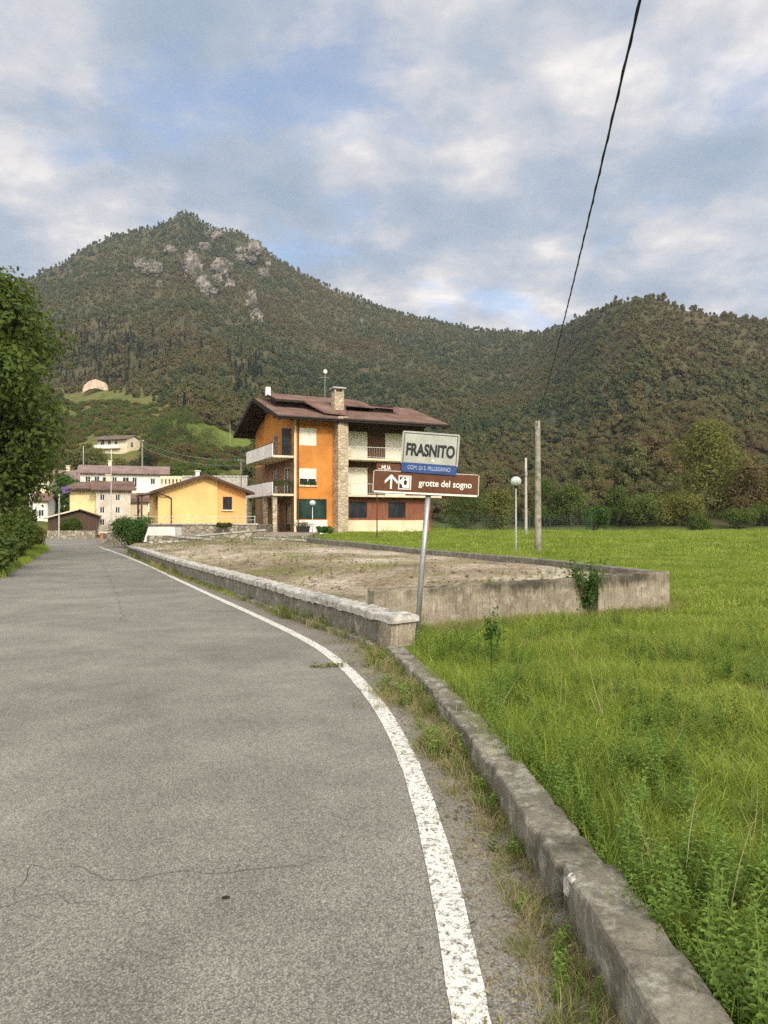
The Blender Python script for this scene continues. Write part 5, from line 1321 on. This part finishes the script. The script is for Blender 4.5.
def lamp(label, a, ytop, Yd, gr, zbase=None, globe=True):
    x = xat(a,Yd); z0 = Hs(x,Yd) if zbase is None else zbase; h = zat(ytop,Yd)-z0
    root = empty('globe_lamp',(x,Yd,z0)); tag(root,label,'street lamp','globe lamps around the house')
    m = MB(); m.tube([(0,0,-.2),(0,0,.5),(0,0,h-2*gr+.02)],[.05,.035,.028],8); m.build('post',M['metalw'],root,smooth=True)
    m = MB(); m.tube([(0,0,h-2*gr-.05),(0,0,h-2*gr+.06)],[.06,.09],10); m.build('collar',M['dark'],root)
    m = MB(); m.ball((0,0,h-gr),gr,20,12,.92); m.build('globe',M['globe'],root,smooth=True)
    return root
lamp('slim garden lamp with pale globe in the meadow beside the wooden pole',516,476,33.5,.245)
lamp('slim garden lamp with small globe before the dark window of the orange house',312.5,500,54,.22,.75)
Yd = 50; x = xat(377,Yd); z0 = Hs(x,Yd); root = empty('bracket_lamp',(x,Yd,z0)); tag(root,'slim dark lamp post with pale bracket head in front of the orange house','street lamp')
h = zat(487,Yd)-z0; m = MB(); m.tube([(0,0,-.2),(0,0,h)],[.045,.03],8); m.build('post',M['copper'],root)
m = MB(); m.bar((0,0,h),(.35,0,h+.05),.05); m.bar((0,0,h-.30),(.25,0,h-.28),.04); m.box(-.06,.06,-.06,.06,h-.35,h+.1); m.tube([(.3,0,h+.06),(.3,0,h-.12)],[.1,.05],8); m.build('lamp_head',M['inkw'],root)

gp_ = 'poles among the village houses'
VP = [(31.5,534,484,44,.09,'cpole','pale concrete pole on the left verge by the big tree'),(59,541,494,66,.07,'cpole','thin pale pole in front of the brown shed'),
 (111,520,449,74,.05,'metalw','tall thin pole in front of the tall pale house facade'),(241,492,459,72,.07,'cpole','pale pole between yellow house roof and orange house'),
 (142,478,440,100,.13,'pole','thick dark pole above the end of the long white house'),(83,470,446,100,.05,'metalw','thin pole left above the long white house roof'),
 (230,447,425,170,.13,'pole','wooden pole standing in the bright hillside meadow')]
poles = {}
for (a,yb,yt,Yd,r_,mt,lb) in VP:
    x = xat(a,Yd); z0 = Hs(x,Yd)
    if Yd == 170: q = hit(a,yb,100,400); x, Yd, z0 = q.x, q.y, q.z
    poles[a] = (x,Yd,zat(yt,Yd)); pole('village_pole',lb,'pole',(x,Yd,z0),zat(yt,Yd)-z0,r_,r_*.75,M[mt],a in (142,241),gp_)
def sag(label, A, B, s, r=.02):
    A = Vector(A); B = Vector(B); m = MB(); m.tube([A.lerp(B,t)-Vector((0,0,s*4*t*(1-t))) for t in np.linspace(0,1,20)],r,5); tag(m.build('service_cable',M['metal'],None),label,'cable','cables strung between the village poles')
A = poles[111]; B = poles[142]; C_ = poles[241]
top = lambda p,dz=.1: (p[0],p[1],p[2]-dz)
sag('thin cable from the tall facade pole to the dark pole above the white house', top(A), top(B), .8)
sag('upper thin cable from the dark pole to the pale pole by the orange house', top(B,.2), top(C_), .7)
sag('lower thin cable from the dark pole to the pale pole by the orange house', top(B,.9), top(C_,.6), .8)
sag('thin cable from the pale pole by the orange house to its side balcony corner', top(C_,.2), (xat(262,68),68,zat(455,68)), .3)
sag('thin cable from the shed pole to the tall facade pole', top(poles[59]), top(A,1.0), .5)
# hanging purple cloth
m = MB(); nn_ = 6
vs = [(.12*k,.02*math.sin(k*2),0) for k in range(nn_)]+[(.12*k,.04*math.sin(k*2+1),-.62) for k in range(nn_)]
m.prism([(0,0,-.62),(.3,.03,-.6),(.6,0,-.62),(.6,.02,-.62),(.3,.05,-.6),(0,.02,-.62)],[(0,0,0),(.3,.03,0),(.6,0,0),(.6,.02,0),(.3,.05,0),(0,.02,0)])
tag(m.build('hanging_cloth',M['purple'],None,(xat(64,76),75.6,zat(487,76))),'small purple cloth hanging at the corner of the lemon yellow wing','cloth')

# wire fence beyond the meadow
Yf = 84; f0 = xat(425,Yf); f1 = xat(592,Yf); root = empty('wire_fence',(f0,Yf,Hs((f0+f1)/2,Yf))); tag(root,'green wire mesh fence along the far edge of the meadow','fence')
W = f1-f0; M['fence'] = simple('fence_green',(.05,.09,.06),.1,3,.6)
m = MB()
for k in range(9): m.bar((0,0,.1+k*.23),(W,0,.1+k*.23),.018)
for uu in np.arange(0,W,.3): m.bar((uu,0,.05),(uu,0,1.95),.012)
m.build('wire_mesh',M['fence'],root)
for k in range(9): m = MB(); m.tube([(W*k/8,.05,-.4),(W*k/8,.05,2.1)],.04,6); m.build('post',M['fence'],root)

# ------------------------------------------------------------------ road sign
def text(s, size, mat, parent, loc, sx=1, bold=.0, shear=0, ext=.0015, align='CENTER'):
    cu = bpy.data.curves.new('t','FONT'); cu.body = s; cu.size = size; cu.offset = bold; cu.shear = shear; cu.extrude = ext; cu.align_x = align; cu.align_y = 'CENTER'
    o = bpy.data.objects.new('t',cu); col.objects.link(o); dg = bpy.context.evaluated_depsgraph_get(); dg.update()
    me = bpy.data.meshes.new_from_object(o.evaluated_get(dg)); bpy.data.objects.remove(o)
    r = Matrix.Rotation(math.pi/2,4,'X')@Matrix.Diagonal((sx,1,1,1)); me.transform(r); me.materials.clear(); me.materials.append(mat)
    t = bpy.data.objects.new('lettering',me); col.objects.link(t); t.parent = parent; t.location = loc; return t
SY = 9.05; b0 = px(415,650,SY); tp = px(428.5,492,SY)
root = empty('road_sign',(b0.x,SY,0)); tag(root,'leaning road sign with town name board and brown direction arrow panel on a metal post','sign')
dx = tp.x-b0.x
m = MB(); m.tube([(0,0,-.2),(dx*.5,0,tp.z*.5),(dx*1.10,0,tp.z*1.10)],.034,14); m.tube([(dx*1.10,0,tp.z*1.10),(dx*1.10+.002,0,tp.z*1.10+.012)],[.041,.03],14); m.build('post',M['metal'],root,smooth=True)
roll = math.atan2(4.3,58)
def panel(nm, mat, cx_, cy_, wpx, hpx, dy, th=.02, r=.02, rollx=0, border=None):
    c = px(cx_,cy_,SY); W = wpx/FX*SY; Hh2 = hpx/FX*SY
    e = empty(nm,(0,0,0)); bpy.data.objects.remove(e)
    mb = MB(); pts = []
    for (sx_,sz_,a0) in ((1,1,0),(-1,1,90),(-1,-1,180),(1,-1,270)):
        for k in range(5):
            a = R(a0+k*22.5); pts.append((sx_*(W/2-r)+r*math.cos(a), sz_*(Hh2/2-r)+r*math.sin(a)))
    mb.prism([(x,th/2,z) for x,z in pts],[(x,-th/2,z) for x,z in pts])
    o = mb.build(nm,mat,root); o.location = (c.x-b0.x,dy,c.z); o.rotation_euler.y = rollx or roll
    return o, W, Hh2
tb, W, Hh2 = panel('town_board', M['signw'], 430, 449.5, 57, 32.5, -.065)
text('FRASNITO', .20, M['ink'], tb, (.0,-.0115,-.03), .64, .0085, .03)
m = MB()   # thin dark border line
iw, ih = W/2-.022, Hh2/2-.02
for (x0,x1,z0,z1) in ((-iw,iw,ih-.008,ih),(-iw,-iw+.008,-ih,ih-.009),(iw-.008,iw,-ih,ih-.009)): m.box(x0,x1,-.0125,-.0105,z0,z1)
m.build('border_line',M['ink'],tb)
m = MB(); m.ball((.04,-.012,-Hh2/2+.055),.018,8,6); 
for i_,q_ in enumerate(m.v): m.v[i_] = (q_[0],-.012+(q_[1]+.012)*.1,q_[2])
m.build('sticker',M['inkw'],tb)
bb, W, Hh2 = panel('blue_board', M['signb'], 428.5, 469.2, 54.5, 9.6, -.068, r=.008)
text('COM. DI S. PELLEGRINO', .068, M['inkb'], bb, (0,-.0115,0), .72, .001)
ub, W, Hh2 = panel('upper_brown_board', M['signbr'], 402, 468.8, 51, 8.5, -.036, r=.006, rollx=R(2.7))
text('MUA', .085, M['inkw'], ub, (-.035-.16,-.0115,-.004), .62, .002)
m = MB(); m.box(-W/2+.02,-W/2+.10,-.0125,-.0105,-.02,-.013); m.build('rule_line',M['inkw'],ub)
br, W, Hh2 = panel('brown_board', M['signbr'], 425.7, 483.8, 106, 23.2, -.052, r=.02, rollx=R(2.7))
m = MB(); iw, ih = W/2-.006, Hh2/2-.006
for (x0,x1,z0,z1) in ((-iw+.015,iw-.015,ih-.006,ih),(-iw+.015,iw-.015,-ih,-ih+.022),(-iw,-iw+.006,-ih+.01,ih-.01),(iw-.006,iw,-ih+.01,ih-.01)): m.box(x0,x1,-.0125,-.0105,z0,z1)
m.build('border_line',M['inkw'],br)
text('grotte del sogno', .112, M['inkw'], br, (.235,-.0115,.002), .86, .0018)
# arrow
ax = -W/2+.225; m = MB(); m.box(ax-.012,ax+.012,-.0128,-.0104,-.085,.07)
for sgn in (-1,1): m.prism([(ax,-.0104,.095),(ax+sgn*.078,-.0104,.015),(ax+sgn*.078,-.0104,-.022),(ax,-.0104,.055)],[(ax,-.0131,.095),(ax+sgn*.078,-.0131,.015),(ax+sgn*.078,-.0131,-.022),(ax,-.0131,.055)])
m.build('arrow',M['inkw'],br)
# pictogram square
qx = ax+.165; m = MB(); m.box(qx-.078,qx+.078,-.0125,-.0104,-.085,.085); sq = m.build('pictogram',M['inkw'],br)
m = MB()
def blob(pts): m.prism([(qx+x,-.0126,z) for x,z in pts],[(qx+x,-.0137,z) for x,z in pts])
blob([(-.065,-.072),(-.02,-.072),(-.035,-.03),(-.065,-.005)]); blob([(-.065,.072),(.065,.072),(.065,.066),(-.065,.066)]); blob([(.058,.064),(.065,.064),(.065,-.072),(.058,-.072)]); blob([(-.016,-.072),(.056,-.072),(.056,-.066),(-.016,-.066)])
blob([(-.012,.02),(.012,.032),(.03,.012),(.022,-.022),(0,-.035),(-.012,-.01)]); blob([(-.062,.064),(-.03,.064),(-.045,.035),(-.062,.03)]); blob([(-.01,.055),(.012,.062),(.01,.042),(-.01,.042)])
m.build('pictogram_figure',M['ink'],sq)
# brackets
for (cy_) in (441,458,483):
    c = px(429.5-(cy_-440)*.06,cy_,SY); m = MB(); m.box(c.x-b0.x-.06,c.x-b0.x+.06,-.042,.045,c.z-.012,c.z+.012); m.build('bracket',M['metal'],root)

# ------------------------------------------------------------------ camera, sky, sun, air
cam = bpy.data.cameras.new('camera'); co = bpy.data.objects.new('camera',cam); col.objects.link(co)
co.location = (0,0,CAMZ); co.rotation_euler = (math.pi/2+PITCH,0,0)
cam.sensor_fit = 'VERTICAL'; cam.sensor_height = 36; cam.lens = FX/1024*36; cam.clip_end = 6000; cam.clip_start = .05
scene.camera = co

SUN_AZ = R(152); SUN_EL = R(34)      # behind the camera on the right
w = bpy.data.worlds.new('World'); scene.world = w; w.use_nodes = True; t = w.node_tree; t.nodes.clear()
def wn(ty, **k):
    n = t.nodes.new(ty)
    for a, v in k.items(): setattr(n,a,v)
    return n
out = wn('ShaderNodeOutputWorld'); sky = wn('ShaderNodeTexSky', sky_type='NISHITA', sun_disc=False, sun_elevation=SUN_EL, sun_rotation=SUN_AZ, altitude=400, dust_density=1.5)
tc = wn('ShaderNodeTexCoord'); sep = wn('ShaderNodeSeparateXYZ'); t.links.new(tc.outputs['Generated'],sep.inputs[0])
def wm(op,a,b=None,c=None):
    n = wn('ShaderNodeMath',operation=op)
    for i,v in enumerate((a,b,c)):
        if v is None: continue
        if hasattr(v,'links'): t.links.new(v,n.inputs[i])
        else: n.inputs[i].default_value = v
    return n.outputs[0]
den = wm('ADD',wm('MAXIMUM',sep.outputs[2],0.0),.22)
cmb = wn('ShaderNodeCombineXYZ'); t.links.new(wm('DIVIDE',sep.outputs[0],den),cmb.inputs[0]); t.links.new(wm('DIVIDE',sep.outputs[1],den),cmb.inputs[1])
def wnoise(sc,det,ro,off,dist=0):
    mp_ = wn('ShaderNodeMapping'); mp_.inputs['Location'].default_value = off; t.links.new(cmb.outputs[0],mp_.inputs['Vector'])
    n = wn('ShaderNodeTexNoise'); n.inputs['Scale'].default_value = sc; n.inputs['Detail'].default_value = det; n.inputs['Roughness'].default_value = ro; n.inputs['Distortion'].default_value = dist
    t.links.new(mp_.outputs[0],n.inputs['Vector']); return n.outputs['Fac']
def wramp(f,stops):
    n = wn('ShaderNodeValToRGB'); cr_ = n.color_ramp
    while len(cr_.elements) < len(stops): cr_.elements.new(.5)
    for e,(p_,c_) in zip(cr_.elements,stops): e.position = p_; e.color = (*c_,1) if hasattr(c_,'__len__') else (c_,c_,c_,1)
    t.links.new(f,n.inputs[0]); return n.outputs[0]
def wmix(f,a,b):
    n = wn('ShaderNodeMix',data_type='RGBA')
    for i,v in ((0,f),(6,a),(7,b)):
        if hasattr(v,'links'): t.links.new(v,n.inputs[i])
        elif i: n.inputs[i].default_value = (*v,1)
        else: n.inputs[i].default_value = v
    return n.outputs[2]
n1 = wnoise(1.9,8,.5,(3.1,.4,0),.2); n2 = wnoise(4.8,8,.54,(7,2,1),.15)
shade = wm('ADD',wm('MULTIPLY',n1,.55),wm('MULTIPLY',n2,.45))
ccol = wramp(shade,[(.38,(.39,.49,.63)),(.46,(.50,.575,.69)),(.535,(.76,.76,.80)),(.61,(1.14,1.07,1.02))])
cover = wramp(wnoise(2.9,8,.56,(1.5,5.2,3),.3),[(.35,.42),(.46,1)])
# unseen clouds behind the camera made brighter and warmer to light the ground
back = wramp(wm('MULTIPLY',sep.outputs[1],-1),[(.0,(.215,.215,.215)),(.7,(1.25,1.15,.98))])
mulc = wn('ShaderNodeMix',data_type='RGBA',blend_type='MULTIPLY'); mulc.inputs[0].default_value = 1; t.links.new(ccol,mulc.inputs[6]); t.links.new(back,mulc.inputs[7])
bgs = wn('ShaderNodeBackground'); t.links.new(sky.outputs[0],bgs.inputs[0]); bgs.inputs[1].default_value = .12
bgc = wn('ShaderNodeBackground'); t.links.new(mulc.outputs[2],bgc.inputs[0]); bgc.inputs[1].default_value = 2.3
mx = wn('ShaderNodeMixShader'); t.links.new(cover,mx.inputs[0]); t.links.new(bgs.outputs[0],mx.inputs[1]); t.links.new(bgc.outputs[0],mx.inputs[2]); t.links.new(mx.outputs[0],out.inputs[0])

sd = bpy.data.lights.new('sun','SUN'); sd.energy = 1.5; sd.angle = R(10); sd.color = (1,.90,.76); so = bpy.data.objects.new('sun',sd); col.objects.link(so)
dirv = Vector((math.sin(SUN_AZ)*math.cos(SUN_EL), math.cos(SUN_AZ)*math.cos(SUN_EL), math.sin(SUN_EL)))
so.rotation_euler = dirv.to_track_quat('Z','Y').to_euler(); so.location = (-10,-20,30)

# thin haze over the valley
HAZE = True
if HAZE:
    m = MB(); m.box(-1160,1160,-1160,1160,-60,440); hm = bpy.data.materials.new('haze'); hm.use_nodes = True; ht = hm.node_tree; ht.nodes.clear()
    ho = ht.nodes.new('ShaderNodeOutputMaterial'); hv = ht.nodes.new('ShaderNodeVolumePrincipled'); hv.inputs['Density'].default_value = .00015; hv.inputs['Color'].default_value = (.80,.88,1,1); hv.inputs['Anisotropy'].default_value = .2
    ht.links.new(hv.outputs[0],ho.inputs['Volume']); hz = m.build('haze',hm); tag(hz,'thin valley haze','haze',kind='stuff')

scene.view_settings.view_transform = 'Standard'; scene.view_settings.look = 'None'; scene.view_settings.gamma = 1; scene.view_settings.exposure = 0.88
cy = scene.cycles; cy.max_bounces = 5; cy.diffuse_bounces = 2; cy.glossy_bounces = 2; cy.transmission_bounces = 3; cy.transparent_max_bounces = 6; cy.volume_bounces = 0
cy.use_denoising = False; cy.use_adaptive_sampling = True; cy.adaptive_threshold = .004
